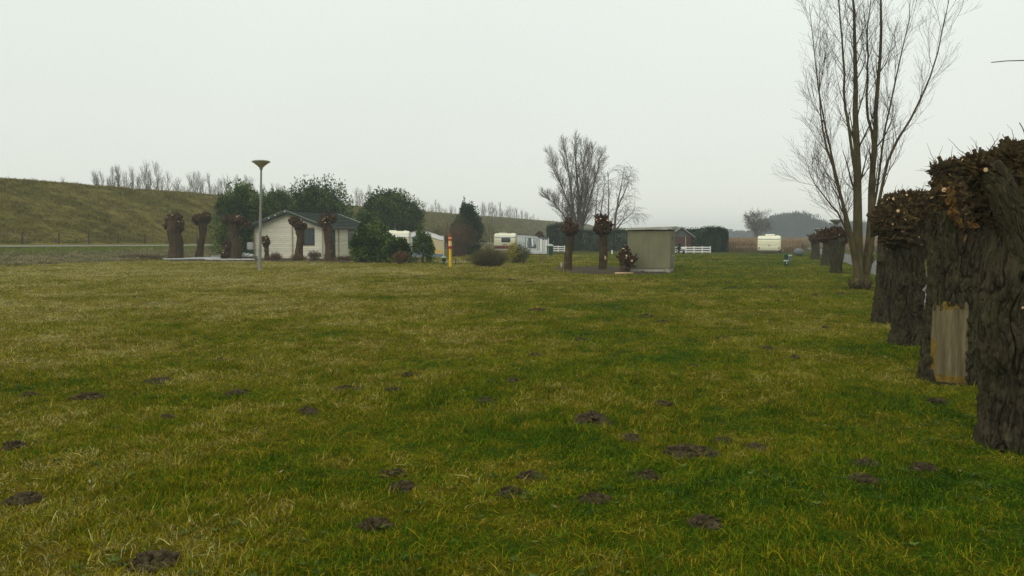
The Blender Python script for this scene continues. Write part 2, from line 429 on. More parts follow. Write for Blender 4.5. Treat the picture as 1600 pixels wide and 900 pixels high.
# ================================================================ SETTING
U = np.array([math.sin(R_(15.7)), math.cos(R_(15.7))]); NL = np.array([-U[1], U[0]])   # along the dike, and away to the left
def DK(s, p): return s * U[..., :] + p * NL if np.ndim(s) == 0 else np.asarray(s)[..., None] * U + np.asarray(p)[..., None] * NL
def p_of(x, y): return x * NL[0] + y * NL[1]
def s_of(x, y): return x * U[0] + y * U[1]
def road_z(s): return np.clip(.95 - .007 * (np.asarray(s, float) - 42.6), .25, 1.3)

# ground sheet: fine near the camera, out past the horizon
ra = np.concatenate([np.linspace(.3, 14, 90), np.linspace(14.4, 60, 70), np.geomspace(62, 1150, 30)])
th = np.linspace(0, 2 * np.pi, 241)[:-1]
gx = ra[:, None] * np.sin(th); gy = ra[:, None] * np.cos(th)
gv = np.stack([gx, gy, gz(gx, gy)], -1).reshape(-1, 3)
K, n = len(ra), len(th)
ii = np.arange(K - 1)[:, None] * n + np.arange(n); jj = np.arange(K - 1)[:, None] * n + (np.arange(n) + 1) % n
b = B(); b.add(np.concatenate([gv, [[0, 0, float(gz(0., 0.))]]]), np.stack([ii, ii + n, jj + n, jj], -1).reshape(-1, 4)[:, ::-1],
               np.stack([np.full(n, K * n), np.arange(n), (np.arange(n) + 1) % n], -1)[:, ::-1])
tag(obj('ground', b, M['lawn'], smooth=True), kind='structure')

def sweep(name, prof, s0, s1, ds, m, namp=0.0, nsc=.15, zfun=None):
    S = np.arange(s0, s1 + ds, ds); P = np.array([p for p, _ in prof], float)
    Z = np.array([[z for _, z in (zfun(s) if zfun else prof)] for s in S])
    ss, pp = np.meshgrid(S, P, indexing='ij')
    xy = ss[..., None] * U + pp[..., None] * NL
    v = np.concatenate([xy, Z[..., None]], -1)
    if namp:
        nn = fbm(v * nsc, 3, 5) * namp
        nn[:, 0] = 0; nn[:, -1] = 0
        v[..., 2] += nn
    a, c = len(S), len(P)
    i = np.arange(a - 1)[:, None] * c + np.arange(c - 1)
    q = np.stack([i, i + 1, i + c + 1, i + c], -1).reshape(-1, 4)
    b = B(); b.add(v.reshape(-1, 3), q)
    return tag(obj(name, b, m, smooth=True), kind='structure')

def interp(pts, n):
    p = np.array(pts, float); x = np.linspace(p[0, 0], p[-1, 0], n)
    return list(zip(x, np.interp(x, p[:, 0], p[:, 1])))
def bank_z(s):
    r = float(road_z(s)); return interp([(38.5, -.05), (41, .04), (43.5, .26 * r), (45.3, .72 * r), (46.6, r - .10), (49.9, r - .03), (51.0, r - .03)], 30)
sweep('bank', bank_z(0), -60, 420, 3, M['bank'], .10, .5, bank_z)
def roadz(s):
    r = float(road_z(s)); return [(46.8, r - .02), (48.2, r + .03), (49.8, r + .075)]
sweep('road', roadz(0), -60, 420, 3, M['road'], 0, .1, roadz)
def dike_z(s):
    r = float(road_z(s)); return interp([(50.2, r - .06), (51.6, r + .14), (54, r + .75), (64.5, 6.75), (66.7, 7.05), (70.5, 6.95), (86, 1.2), (95, -.2)], 60)
sweep('dike', dike_z(0), -60, 520, 3, M['dike'], .08, .22, dike_z)

# asphalt path on the right
pl = np.array([(2.2, -6.0), (4.6, 4.0), (8.9, 16.9), (14.4, 31.1), (21.4, 51.7), (31.5, 84), (45, 130), (70, 220)], float)
def path_left(y): return np.interp(y, pl[:, 1], pl[:, 0])
ys = np.concatenate([np.linspace(-6, 90, 120), np.linspace(92, 220, 30)])
sm = np.convolve(np.pad(path_left(ys), 6, mode='edge'), np.ones(13) / 13, 'valid')
ys = ys[7:-7]; sm = sm[7:-7]
def path_x(y): return np.interp(y, ys, sm)
b = B()
v = np.stack([np.stack([sm, ys, gz(sm, ys) + .012 + 0 * sm], -1), np.stack([sm + 1.1, ys - .4, gz(sm + 1.1, ys) + .035], -1), np.stack([sm + 2.25, ys - .8, gz(sm + 2.2, ys) + .012], -1)], 1)
v[:, :, 2] += .02
i = np.arange(len(ys) - 1)[:, None] * 3 + np.arange(2)
b.add(v.reshape(-1, 3), np.stack([i, i + 1, i + 4, i + 3], -1).reshape(-1, 4))
tag(obj('path', b, M['asphalt'], smooth=True), kind='structure')

def patch(name, pts, m, z=.008, seed=0, amp=.25, kind='structure', hump=.03):   # an irregular bed lying on the lawn
    p = np.array(pts, float); out = []
    for k in range(len(p)):
        a, c = p[k], p[(k + 1) % len(p)]; nn = max(2, int(np.linalg.norm(c - a) / .35))
        for t in range(nn): out.append(a + (c - a) * t / nn)
    out = np.array(out); q = np.concatenate([out, np.zeros((len(out), 1))], -1)
    out = out + amp * np.stack([vn(q * 1.3, seed), vn(q * 1.3, seed + 9)], -1)
    ce = out.mean(0); rings = [1, .97, .85, .6, .3]; V = []
    for k, r in enumerate(rings):
        o = ce + (out - ce) * r; h = z + (0 if k == 0 else hump * (.5 + .5 * vn(np.concatenate([o * 2.3, np.zeros((len(o), 1))], -1), seed)) + .004)
        V.append(np.concatenate([o, np.broadcast_to(h, (len(o),))[:, None]], -1))
    n = len(out); V = np.concatenate(V + [[[ce[0], ce[1], z + hump]]])
    i = np.arange(len(rings) - 1)[:, None] * n + np.arange(n); j = np.arange(len(rings) - 1)[:, None] * n + (np.arange(n) + 1) % n
    b = B(); b.add(V, np.stack([i, j, j + n, i + n], -1).reshape(-1, 4), np.stack([(len(rings) - 1) * n + np.arange(n), (len(rings) - 1) * n + (np.arange(n) + 1) % n, np.full(n, len(V) - 1)], -1))
    return tag(obj(name, b, m, smooth=True), kind=kind)
def gpoly(px): return [G(x, y)[:2] for x, y in px]
BED = {}
BED['cabin'] = gpoly([(262, 403.5), (300, 401), (400, 401), (520, 401.5), (625, 402), (660, 404), (655, 411), (560, 411), (430, 409), (262, 409)])
BED['mid'] = gpoly([(872, 417), (960, 416.5), (1000, 418), (1052, 423), (1046, 429), (985, 429.5), (905, 428), (868, 422)])
patch('soil_bed', BED['cabin'], M['mulch'], seed=3, amp=.5)
patch('soil_bed', BED['mid'], M['mulch'], seed=8, amp=.3)
patch('gravel_strip', gpoly([(676, 407), (735, 407.4), (742, 410), (690, 410.5)]), M['gravel'], seed=12, amp=.3, hump=.01)

# ================================================================ GENERATORS
def grow(P, Rr, n, t0, t1, ang, length, K=6, up=.15, jit=.08, rr=.55, rmin=.002, aj=.25, fade=.5, lj=.35, tpow=1.0):
    """children along every parent polyline"""
    T, Kp = P.shape[:2]; idx = np.repeat(np.arange(T), n); N = len(idx)
    t = t0 + (t1 - t0) * ((np.tile(np.arange(n), T) + rng.random(N)) / n) ** tpow
    u = t * (Kp - 1); k = np.minimum(u.astype(int), Kp - 2); f = (u - k)[:, None]
    p0 = P[idx, k] * (1 - f) + P[idx, k + 1] * f
    tg = norm(P[idx, k + 1] - P[idx, k])
    r0 = (Rr[idx, k] * (1 - f[:, 0]) + Rr[idx, k + 1] * f[:, 0]) * rr
    q = rng.normal(size=(N, 3)); q = norm(q - (q * tg).sum(-1, keepdims=True) * tg)
    a = ang * (1 + aj * rng.normal(size=N))
    d = np.cos(a)[:, None] * tg + np.sin(a)[:, None] * q
    L = length * (1 - fade * t) * (1 + lj * (rng.random(N) * 2 - 1))
    if np.ndim(length) == 0: pass
    pts = [p0]; st = (L / (K - 1))[:, None]
    for s in range(K - 1):
        pts.append(pts[-1] + d * st)
        d = norm(d + np.array([0, 0, up]) / (K - 1) * 2 + jit * rng.normal(size=(N, 3)))
    taper = np.linspace(1, .25, K)
    return np.stack(pts, 1), np.maximum(r0[:, None] * taper, rmin)
def poly(pts, r, K=14, wob=0.0):
    p = np.array(pts, float); s = np.concatenate([[0], np.cumsum(np.linalg.norm(np.diff(p, axis=0), axis=1))]); x = np.linspace(0, s[-1], 60)
    q = np.stack([np.interp(x, s, p[:, i]) for i in range(3)], -1)
    ker = np.ones(9) / 9
    qs = np.stack([np.convolve(np.pad(q[:, i], 4, mode='reflect', reflect_type='odd'), ker, 'valid') for i in range(3)], -1)
    xx = np.linspace(0, 59, K)
    out = np.stack([np.interp(xx, np.arange(60), qs[:, i]) for i in range(3)], -1)
    if wob: out[1:] += wob * rng.normal(size=(K - 1, 3))
    rr = np.interp(np.linspace(0, 1, K), np.linspace(0, 1, len(r)), r)
    return out, rr

def trunk_geo(b, path, rad, nu, nv, furrow, seed, low=.12, fx=9.0, fz=1.4, lumps=(), c=0.5, flat=None, sharp=1.0, cap=True):
    """a bark-covered trunk along a path (rings), furrowed and lumpy"""
    p, r = poly(path, rad, 40)
    s = np.linspace(0, 39, nv)
    C = np.stack([np.interp(s, np.arange(40), p[:, i]) for i in range(3)], -1); Rr = np.interp(s, np.arange(40), r)
    tg = norm(np.gradient(C, axis=0)); ref = np.array([0, 1.0, 0])
    n1 = norm(np.cross(np.broadcast_to(ref, tg.shape), tg)); n2 = np.cross(tg, n1)
    an = np.arange(nu) / nu * 2 * np.pi
    d = np.cos(an)[None, :, None] * n1[:, None] + np.sin(an)[None, :, None] * n2[:, None]
    arc = np.concatenate([[0], np.cumsum(np.linalg.norm(np.diff(C, axis=0), axis=1))])
    rm = Rr.mean()
    q = np.stack([np.broadcast_to(np.cos(an)[None] * rm, (nv, nu)), np.broadcast_to(np.sin(an)[None] * rm, (nv, nu)), np.broadcast_to(arc[:, None], (nv, nu))], -1)
    lo = fbm(q * np.array([2.2, 2.2, 1.1]) / max(rm, .12) * .22, 3, seed)
    wq = q + .055 * np.stack([fbm(q * np.array([4, 4, 2.6]), 2, seed + 3), fbm(q * np.array([4, 4, 2.6]), 2, seed + 4), 0 * q[..., 0]], -1)
    a1 = .50 - 1.75 * np.exp(-(vn(wq * np.array([fx, fx, fz]), seed + 5) / .125) ** 2)
    a2 = .4 - 1.3 * np.exp(-(vn(wq * np.array([fx * 2.0, fx * 2.0, fz * 2.6]), seed + 6) / .16) ** 2)
    a4 = .4 - 1.0 * np.exp(-(vn(wq * np.array([fx * 4.3, fx * 4.3, fz * 4.0]), seed + 8) / .22) ** 2)
    a3 = fbm(q * np.array([60, 60, 14]), 2, seed + 7)
    h = furrow * (.58 * a1 + .40 * a2 + .22 * a4 + .55 * a3 + .45 * fbm(q * np.array([30, 30, 9]), 3, seed + 9, .65)) * sharp
    rad2 = Rr[:, None] * (1 + low * lo) + h
    V = C[:, None] + d * rad2[..., None]
    for (pos, rr_, amt) in lumps:                       # swellings and hollows
        w_ = np.exp(-((V - np.array(pos)) ** 2).sum(-1) / rr_ ** 2); V = V + d * (w_ * amt)[..., None]
    if flat: V = flat(V, d, q)
    i = np.arange(nv - 1)[:, None] * nu + np.arange(nu); j = np.arange(nv - 1)[:, None] * nu + (np.arange(nu) + 1) % nu
    Q = np.stack([i, j, j + nu, i + nu], -1).reshape(-1, 4)
    T = None; Vf = V.reshape(-1, 3)
    if cap:
        Vf = np.concatenate([Vf, [C[-1] + tg[-1] * Rr[-1] * .35]]); e0 = (nv - 1) * nu
        T = np.stack([e0 + np.arange(nu), e0 + (np.arange(nu) + 1) % nu, np.full(nu, len(Vf) - 1)], -1)
    b.add(Vf, Q, T, c)
    return V
def lump_geo(b, ctr, rad, sub, seed, amp=.35, ridge=.18, fr=2.2, c=0.5):
    v, t = ico(sub); rad = np.broadcast_to(np.asarray(rad, float), (3,))
    nn = fbm(v * fr + seed * 3.7, 4, seed); rd = 1 - np.abs(vn(v * fr * 2.6 + seed, seed + 2)) * 2
    fine = fbm(v * fr * 7 + seed, 2, seed + 5)
    V = np.array(ctr) + v * rad * (1 + amp * nn + ridge * rd * .6 + ridge * .5 * fine)[:, None]
    b.add(V, t=t, c=c); return V

def bare_tree_geo(stems, spec):
    """stems: list of (path, radii); spec: list of grow() argument dicts by level -> trunk buffer, crown buffer"""
    tb, cb = B(), B(); P, Rr = [], []
    for pt, r in stems:
        a, c = poly(pt, r, 14, .012 * max(.3, 1)); P.append(a); Rr.append(c)
    P = np.stack(P); Rr = np.stack(Rr)
    tb.tubes(P, Rr, 9, .5, True)
    lev = [(P, Rr)]
    for k, sp in enumerate(spec):
        sp = dict(sp); nside = sp.pop('side', 3); src = sp.pop('src', [-1])
        outP, outR = None, None
        for q in src:
            a, c = grow(*lev[q], **sp)
            cb.tubes(a, c, nside, rng.random(len(a)))
            outP, outR = (a, c) if outP is None else (np.concatenate([outP, a]), np.concatenate([outR, c]))
        lev.append((outP, outR))
    return tb, cb, lev

def foliage(b, lobes, n, size, seed, outer=.62, aspect=.42, upb=.35):
    """leaves spread through a set of ellipsoid lobes"""
    lb = np.array(lobes, float); vol = (lb[:, 3] * lb[:, 4] * lb[:, 5]) ** .72
    k = rng.choice(len(lb), n, p=vol / vol.sum())
    d = norm(rng.normal(size=(n, 3))); rr = outer + (1.06 - outer) * rng.random(n) ** .7
    inner = rng.random(n) < .22; rr = np.where(inner, rng.random(n) ** .5, rr)
    pos = lb[k, :3] + d * lb[k, 3:6] * rr[:, None]
    pos = pos + .10 * np.stack([vn(pos * 2.1, seed), vn(pos * 2.1, seed + 1), vn(pos * 2.1, seed + 2)], -1) * lb[k, 3:4]
    ok = pos[:, 2] > .02; pos, d, k = pos[ok], d[ok], k[ok]; n = len(pos)
    ax = norm(d + np.array([0, 0, upb]) + .7 * rng.normal(size=(n, 3)))
    q = norm(d * .6 + np.array([0, 0, .6]) + .6 * rng.normal(size=(n, 3)))
    q = norm(q - (q * ax).sum(-1, keepdims=True) * ax + 1e-4)
    ck = rng.random(len(lb))[k]
    c = np.clip(.02 + .45 * ck + .6 * rng.random(n) ** 1.3 + .25 * vn(pos * 1.6, seed + 7), 0, 1)
    ln = size * (.6 + .8 * rng.random(n))
    b.leaves(pos, q, ax, ln, ln * aspect, c)

def bush(name, label, cat, x0, x1, ytop, ybase, m, n, leaf, seed, dep=.8, nl=34, sprouts=14, group=None, shape=2.2, D=None, lr=(.24, .40), aspect=.42, stem_m=None, sq=1.0, wid=None):
    D = D or G((x0 + x1) / 2, ybase)[1]; s = D / F
    cx = LX((x0 + x1) / 2, D); W = (x1 - x0) * s / 2; Hh = H + (HOR - ytop) * s
    t = thing(name, label, cat, (cx, D, 0), group=group)
    r = np.random.default_rng(seed); lob = []
    for k in range(nl):
        u = r.random() ** .45; a = r.random() * 2 * np.pi; z = r.random() ** sq
        lim = (max(0, 1 - z ** shape)) ** (1 / shape) * (1 if z > .18 else .86 + .8 * z)
        rad = (lr[0] + (lr[1] - lr[0]) * r.random()) * min(W, Hh)
        X = math.cos(a) * u * lim * max(W - rad * .7, .05); Y = math.sin(a) * u * lim * max(W * dep - rad * .7, .05)
        Z = max(z * (Hh - rad * .85), rad * .55)
        lob.append((X, Y, Z, rad, rad, rad * .9))
    for k in range(int(sprouts * 1.6)):
        a = r.random() * 2 * np.pi; u = r.random() ** .5 * .88
        X, Y = math.cos(a) * u * W, math.sin(a) * u * W * dep
        Z = Hh * (max(0, 1 - u ** shape)) ** (1 / shape)
        lob.append((X, Y, Z * (.92 + .10 * r.random()), .07 * W + .04, .07 * W + .04, (.08 + .09 * r.random()) * Hh))
    b = B(); foliage(b, lob, n, leaf, seed, aspect=aspect); obj('foliage', b, m, t)
    sb = B(); ns = 9
    ang = r.random(ns) * 6.28; e = np.stack([np.cos(ang) * W * .55 * r.random(ns), np.sin(ang) * W * dep * .55 * r.random(ns), Hh * (.5 + .35 * r.random(ns))], -1)
    st = e * np.array([.12, .12, 0]); P = np.stack([st, st * .6 + e * .4 + .05 * r.normal(size=e.shape), e], 1); P[:, 0, 2] = -.03
    sb.tubes(P, np.tile(np.array([.035, .025, .01]) * max(.5, W / 2), (ns, 1)), 5)
    obj('stem', sb, stem_m or M['twig'], t)
    return t

def twig_shrub(name, label, cat, x0, x1, ytop, ybase, m, n, seed, D=None, group=None, lean=.5, r0=.006, sub=4, leafm=None, nleaf=0, leaf=.05, up=.1, dep=.8):
    D = D or G((x0 + x1) / 2, ybase)[1]; s = D / F
    cx = LX((x0 + x1) / 2, D); W = (x1 - x0) * s / 2; Hh = H + (HOR - ytop) * s
    t = thing(name, label, cat, (cx, D, 0), group=group)
    r = np.random.default_rng(seed); a = r.random(n) * 6.283; u = r.random(n) ** .6
    base = np.stack([np.cos(a) * u * W * .45, np.sin(a) * u * W * .45 * dep, np.full(n, -.03)], -1)
    tip = np.stack([np.cos(a) * u * W * (1 + .0 * u), np.sin(a) * u * W * dep, Hh * (1 - lean * u ** 2) * (.7 + .3 * r.random(n))], -1)
    mid = (base + tip) / 2 + np.array([0, 0, .12 * Hh]) * u[:, None] + .05 * Hh * r.normal(size=(n, 3))
    q1 = (base + mid) / 2 + .02 * Hh * r.normal(size=(n, 3)); q2 = (mid + tip) / 2 + .02 * Hh * r.normal(size=(n, 3))
    P = np.stack([base, q1, mid, q2, tip], 1); Rr = np.tile(np.linspace(1, .35, 5) * r0, (n, 1))
    b = B(); b.tubes(P, Rr, 3, r.random(n))
    L1 = grow(P, Rr, sub, .25, 1, .5, Hh * .35, 4, up, .12, .7, r0 * .35)
    b.tubes(*L1, 3, rng.random(len(L1[0])))
    obj('stem', b, m, t)
    if nleaf:
        fb = B(); src = L1[0].reshape(-1, 3); pos = src[rng.integers(0, len(src), nleaf)] + .02 * rng.normal(size=(nleaf, 3))
        pos[:, 2] = np.maximum(pos[:, 2], .03)
        ax = norm(rng.normal(size=(nleaf, 3)) + np.array([0, 0, .4])); q = norm(np.cross(ax, rng.normal(size=(nleaf, 3))))
        fb.leaves(pos, q, ax, leaf * (.6 + .8 * rng.random(nleaf)), leaf * .45 * (.6 + .8 * rng.random(nleaf)), rng.random(nleaf))
        obj('foliage', fb, leafm, t)
    return t

def scatter(name, pts, sc, rot, protos, m, kind='stuff'):
    """geometry-nodes instances of small tuft meshes on points: only for uncountable cover"""
    c = bpy.data.collections.new(name + '_tufts')
    for k, pb in enumerate(protos):
        o = bpy.data.objects.new(name + '_tuft', pb.mesh(name + '_tuft', m)); c.objects.link(o)
    me = bpy.data.meshes.new(name); me.vertices.add(len(pts)); me.vertices.foreach_set('co', np.asarray(pts, np.float32).ravel())
    a = me.attributes.new('sc', 'FLOAT_VECTOR', 'POINT'); a.data.foreach_set('vector', np.asarray(sc, np.float32).ravel())
    a = me.attributes.new('ro', 'FLOAT_VECTOR', 'POINT'); a.data.foreach_set('vector', np.asarray(rot, np.float32).ravel())
    a = me.attributes.new('ix', 'INT', 'POINT'); a.data.foreach_set('value', rng.integers(0, len(protos), len(pts)).astype(np.int32))
    me.update()
    o = bpy.data.objects.new(name, me); COL.objects.link(o); tag(o, kind=kind); me.materials.append(m)
    ng = bpy.data.node_groups.new(name, 'GeometryNodeTree')
    ng.interface.new_socket('Geometry', in_out='INPUT', socket_type='NodeSocketGeometry')
    ng.interface.new_socket('Geometry', in_out='OUTPUT', socket_type='NodeSocketGeometry')
    N = ng.nodes.new; L = ng.links.new
    gi, go = N('NodeGroupInput'), N('NodeGroupOutput'); ip = N('GeometryNodeInstanceOnPoints'); ci = N('GeometryNodeCollectionInfo')
    ci.inputs['Collection'].default_value = c; ci.inputs['Separate Children'].default_value = True; ci.inputs['Reset Children'].default_value = True
    def na(nm, ty):
        x = N('GeometryNodeInputNamedAttribute'); x.data_type = ty; x.inputs['Name'].default_value = nm; return x.outputs['Attribute']
    er = N('FunctionNodeEulerToRotation')
    L(gi.outputs[0], ip.inputs['Points']); L(ci.outputs[0], ip.inputs['Instance']); ip.inputs['Pick Instance'].default_value = True
    L(na('ix', 'INT'), ip.inputs['Instance Index']); L(na('ro', 'FLOAT_VECTOR'), er.inputs[0]); L(er.outputs[0], ip.inputs['Rotation'])
    L(na('sc', 'FLOAT_VECTOR'), ip.inputs['Scale']); L(ip.outputs[0], go.inputs[0])
    md = o.modifiers.new('scatter', 'NODES'); md.node_group = ng
    return o

def tuft(n, rad, hgt, wid, seed, lean=.6, hj=.5):
    r = np.random.default_rng(seed); b = B()
    a = r.random(n) * 6.283; q = rad * np.sqrt(r.random(n)); base = np.stack([np.cos(a) * q, np.sin(a) * q, np.full(n, -.012)], -1)
    h = hgt * (1 - hj + 2 * hj * r.random(n) ** 1.5); az = r.random(n) * 6.283; ln = lean * (.3 + r.random(n)) * h
    dr = np.stack([np.cos(az), np.sin(az), 0 * az], -1); sd = np.stack([-np.sin(az + .6 * r.normal(size=n)), np.cos(az), 0 * az], -1); sd = norm(sd) * (wid * (.6 + .8 * r.random(n)))[:, None]
    m_ = base + dr * (ln * .32)[:, None] + np.array([0, 0, 1]) * (h * .62)[:, None]
    tp = base + dr * (ln)[:, None] + np.array([0, 0, 1]) * (h * (1 - .25 * r.random(n)))[:, None]
    v = np.stack([base - sd * .5, base + sd * .5, m_ + sd * .42, m_ - sd * .42, tp], 1).reshape(-1, 3); k = np.arange(n)[:, None] * 5
    b.add(v, k + np.array([[0, 1, 2, 3]]), k + np.array([[3, 2, 4]]), np.repeat(r.random(n), 5)); return b

# ================================================================ CABIN
c0 = G(505, 405); a_ = norm(np.array([.22, 1.0])); b_ = np.array([a_[1], -a_[0]])
CW, CLn, EH, AH = 5.35, 7.9, 2.42, 3.42
org = c0[:2] - b_ * CW / 2
cab = thing('cabin', 'low cream wooden log cabin with dark green roof and door', 'cabin', (org[0], org[1], 0), math.atan2(b_[1], b_[0]))
hw = CW / 2
def gable_h(x): return EH + (AH - EH) * (1 - abs(x) / hw)
wf = B(); wf.prism([(-hw + .03, .02), (hw - .03, .02), (hw - .03, EH - .1), (0, AH - .12), (-hw + .03, EH - .1)], .03, CLn - .03, 'y')
wall_front = obj('wall', wf, M['seam'], cab)
ws = B(); ws.box(hw - .028, hw - .008, .06, CLn - .06, .02, EH - .1)
wall_side = obj('wall', ws, M['seam'], cab)
BHt = .142; nb = int(AH / BHt)
def board_y(x0, x1, z, slope=False):
    b = B(); z1 = z + BHt - .012
    if z1 > EH - .05:
        xa = hw * (1 - max(0, z - EH + .08) / (AH - EH)); xb = hw * (1 - max(0, z1 - EH + .08) / (AH - EH))
        A0, A1 = max(x0, -xa), min(x1, xa); B0, B1 = max(x0, -xb), min(x1, xb)
        if A1 - A0 < .12 or B1 - B0 < .05: return None
        b.prism([(A0, z), (A1, z), (B1, z1), (B0, z1)], -.005, .026, 'y', c=rng.random())
    else:
        b.prism([(-.005, z + .012), (.003, z), (.028, z), (.028, z1), (.003, z1), (-.005, z1 - .012)], x0, x1, 'x', c=rng.random())
    return b
wx0, wx1, wz0, wz1 = 1.22, 1.98, 1.07, 2.16                  # gable window
for k in range(nb):
    z = .06 + k * BHt
    spans = [(-hw, wx0 - .06), (wx1 + .06, hw)] if (z + BHt > wz0 - .05 and z < wz1 + .05) else [(-hw, hw)]
    for sp in spans:
        q = board_y(sp[0], sp[1], z)
        if q: obj('board', q, M['cream'], wall_front)
dy0, dy1, sy0, sy1 = 1.0, 1.95, 4.35, 5.75
for k in range(int((EH - .1) / BHt)):
    z = .06 + k * BHt; z1 = z + BHt - .012
    cuts = [0.0]
    if z < 2.1: cuts += [dy0 - .06, dy1 + .06]
    if z + BHt > .95 and z < 2.15: cuts += [sy0 - .06, sy1 + .06]
    cuts.append(CLn)
    for i in range(0, len(cuts), 2):
        b = B(); b.prism([(hw + .005, z + .012), (hw - .003, z), (hw - .012, z), (hw - .012, z1), (hw - .003, z1), (hw + .005, z1 - .012)], cuts[i], cuts[i + 1], 'y', c=rng.random())
        obj('board', b, M['cream'], wall_side)
for x in (-hw - .04, hw - .05, .28):                          # crossing log ends at the corners and partitions
    jb = B()
    for k in range(nb):
        z = .06 + k * BHt
        if z + BHt < gable_h(x) - .1: jb.bbox(x, x + .07, -.11, -.007, z + .012, z + BHt - .03, .006, c=rng.random())
    tag(obj('corner_joint', jb, M['seam'], cab), kind='stuff')
for y in (2.5, CLn - .12):
    jb = B()
    for k in range(nb):
        z = .06 + k * BHt
        if z + BHt < EH - .1: jb.bbox(hw + .007, hw + .11, y, y + .07, z + .012, z + BHt - .03, .006, c=rng.random())
    tag(obj('corner_joint', jb, M['seam'], cab), kind='stuff')
def window_y(x0, x1, z0, z1, parent, mull=()):
    f = B()
    for a in ((x0 - .06, x0), (x1, x1 + .06)): f.bbox(a[0], a[1], -.03, .02, z0 - .06, z1 + .06, .006)
    for a in ((z0 - .06, z0), (z1, z1 + .06)): f.bbox(x0 + .001, x1 - .001, -.027, .02, a[0], a[1], .006)
    fo = obj('window', f, M['green_paint'], parent)
    g = B(); g.box(x0, x1, .004, .012, z0, z1); obj('pane', g, M['glass'], fo)
window_y(wx0, wx1, wz0, wz1, cab)
def side_frame(name, y0, y1, z0, z1, m, parent, pane=M['glass']):
    f = B()
    for a in ((y0 - .06, y0), (y1, y1 + .06)): f.bbox(hw - .02, hw + .03, a[0], a[1], z0 - .06, z1 + .06, .006)
    for a in ((z0 - .06, z0), (z1, z1 + .06)): f.bbox(hw - .02, hw + .027, y0 + .001, y1 - .001, a[0], a[1], .006)
    fo = obj(name, f, m, parent); g = B(); g.box(hw - .008, hw - .002, y0, y1, z0, z1); obj('pane' if name == 'window' else 'panel', g, pane, fo); return fo
side_frame('window', sy0, sy1, 1.0, 2.08, M['green_paint'], cab)
dr = side_frame('door', dy0, dy1, .08, 2.05, M['green_paint'], cab, M['green_paint'])
g = B(); g.bbox(hw + .0, hw + .05, dy1 - .16, dy1 - .06, 1.05, 1.10, .008); obj('handle', g, M['galv'], dr)
rb = B(); ov = .42; sl = (AH - EH) / hw; nC = 9                # lapped roof courses running along the ridge
for sgn in (-1, 1):
    for k in range(nC):
        u0, u1 = (k / nC) * (hw + ov), ((k + 1) / nC) * (hw + ov) + .05
        z0, z1 = AH + .07 - sl * u0 - .028, AH + .07 - sl * u1 + .022
        v = [(sgn * u0, -.45, z0), (sgn * u1, -.45, z1), (sgn * u1, CLn + .4, z1), (sgn * u0, CLn + .4, z0)]
        v += [(x, y, z - .05) for x, y, z in v]
        rb.add(v, [(0, 1, 2, 3), (7, 6, 5, 4), (0, 4, 5, 1), (1, 5, 6, 2), (2, 6, 7, 3), (3, 7, 4, 0)], c=rng.random())
roof = obj('roof', rb, M['roof'], cab)
for nm, y0, y1, m in (('bargeboard', -.475, -.452, M['green_paint']), ('bargeboard', CLn + .402, CLn + .43, M['green_paint'])):
    for sgn in (-1, 1):
        g = B(); e = hw + ov
        g.prism([(0, AH + .06), (sgn * e, AH + .06 - sl * e), (sgn * e, AH - .13 - sl * e), (0, AH - .13)], y0, y1, 'y'); obj(nm, g, m, roof)
        g = B(); g.prism([(0, AH + .10), (sgn * (e + .01), AH + .10 - sl * e), (sgn * (e + .01), AH + .072 - sl * e), (0, AH + .072)], y0 - .01, y1 + .04, 'y'); obj('roof_trim', g, M['car_trim'] if y0 < 0 else M['white_old'], roof)
g = B(); g.lathe([(.055, -.45), (.055, CLn + .4)], 8); 
gv_ = g.v[0]; g.v[0] = np.stack([gv_[:, 0] + hw + ov + .06, gv_[:, 2], gv_[:, 1] + AH - sl * (hw + ov) + .0], -1); obj('gutter', g, M['green_paint'], roof)
g = B(); g.bbox(-.09, .09, -.46, CLn + .41, AH + .06, AH + .115, .02); obj('ridge_cap', g, M['roof'], roof)
for dx in (-.75, -1.25, .0):
    g = B(); lump_geo(g, (dx, -.50, gable_h(dx) - .02), .05, 2, 3, .05, 0); tag(obj('lamp', g, M['white'], cab), 'small white round lamp under the gable edge')

# ================================================================ CABINET by the pollards
c0 = G(1013, 425.5); kab = thing('utility_cabinet', 'large beige panelled utility cabinet with flat overhanging roof', 'cabinet', c0, R_(-19.5))
W2, L2, Hc = .97, 1.5, 1.93
g = B(); g.box(-W2 + .07, W2 - .05, .06, L2 - .06, -.05, .17); obj('plinth', g, M['concrete'], kab)
g = B(); g.bbox(W2 - .19, W2 - .002, .0, .35, -.05, .15, .01); obj('foundation_block', g, M['concrete'], kab)
g = B(); g.box(-W2 + .03, W2 - .03, .03, L2 - .03, .171, Hc - .06); bd = obj('body', g, M['cabinet'], kab)
npn = 8; wp = 2 * W2 / npn
for k in range(npn):
    g = B(); x0 = -W2 + k * wp; g.bbox(x0 + .001, x0 + wp - .001, .014, .029, .175, Hc - .062, .004, c=rng.random()); obj('panel', g, M['cabinet'], kab)
for k in range(3):
    y0 = .032 + k * (L2 - .06) / 3; g = B(); g.bbox(W2 - .029, W2 + .002, y0 + .005, y0 + (L2 - .06) / 3 - .005, .175, Hc - .062, .007); obj('panel', g, M['cabinet'], kab)
g = B(); g.bbox(W2 + .003, W2 + .012, .45, 1.2, .28, .78, .003); vt = obj('vent', g, M['concrete'], kab)
for k in range(9):
    g = B(); z = .31 + k * .05; g.prism([(W2 + .013, z), (W2 + .035, z - .012), (W2 + .035, z - .006), (W2 + .013, z + .024)], .48, 1.17, 'y')
    v = g.v[0]; obj('slat', g, M['cabinet'], vt)
g = B(); g.box(W2 + .003, W2 + .02, .62, .66, 1.45, 1.62); obj('door_handle', g, M['dark'], kab)
g = B()
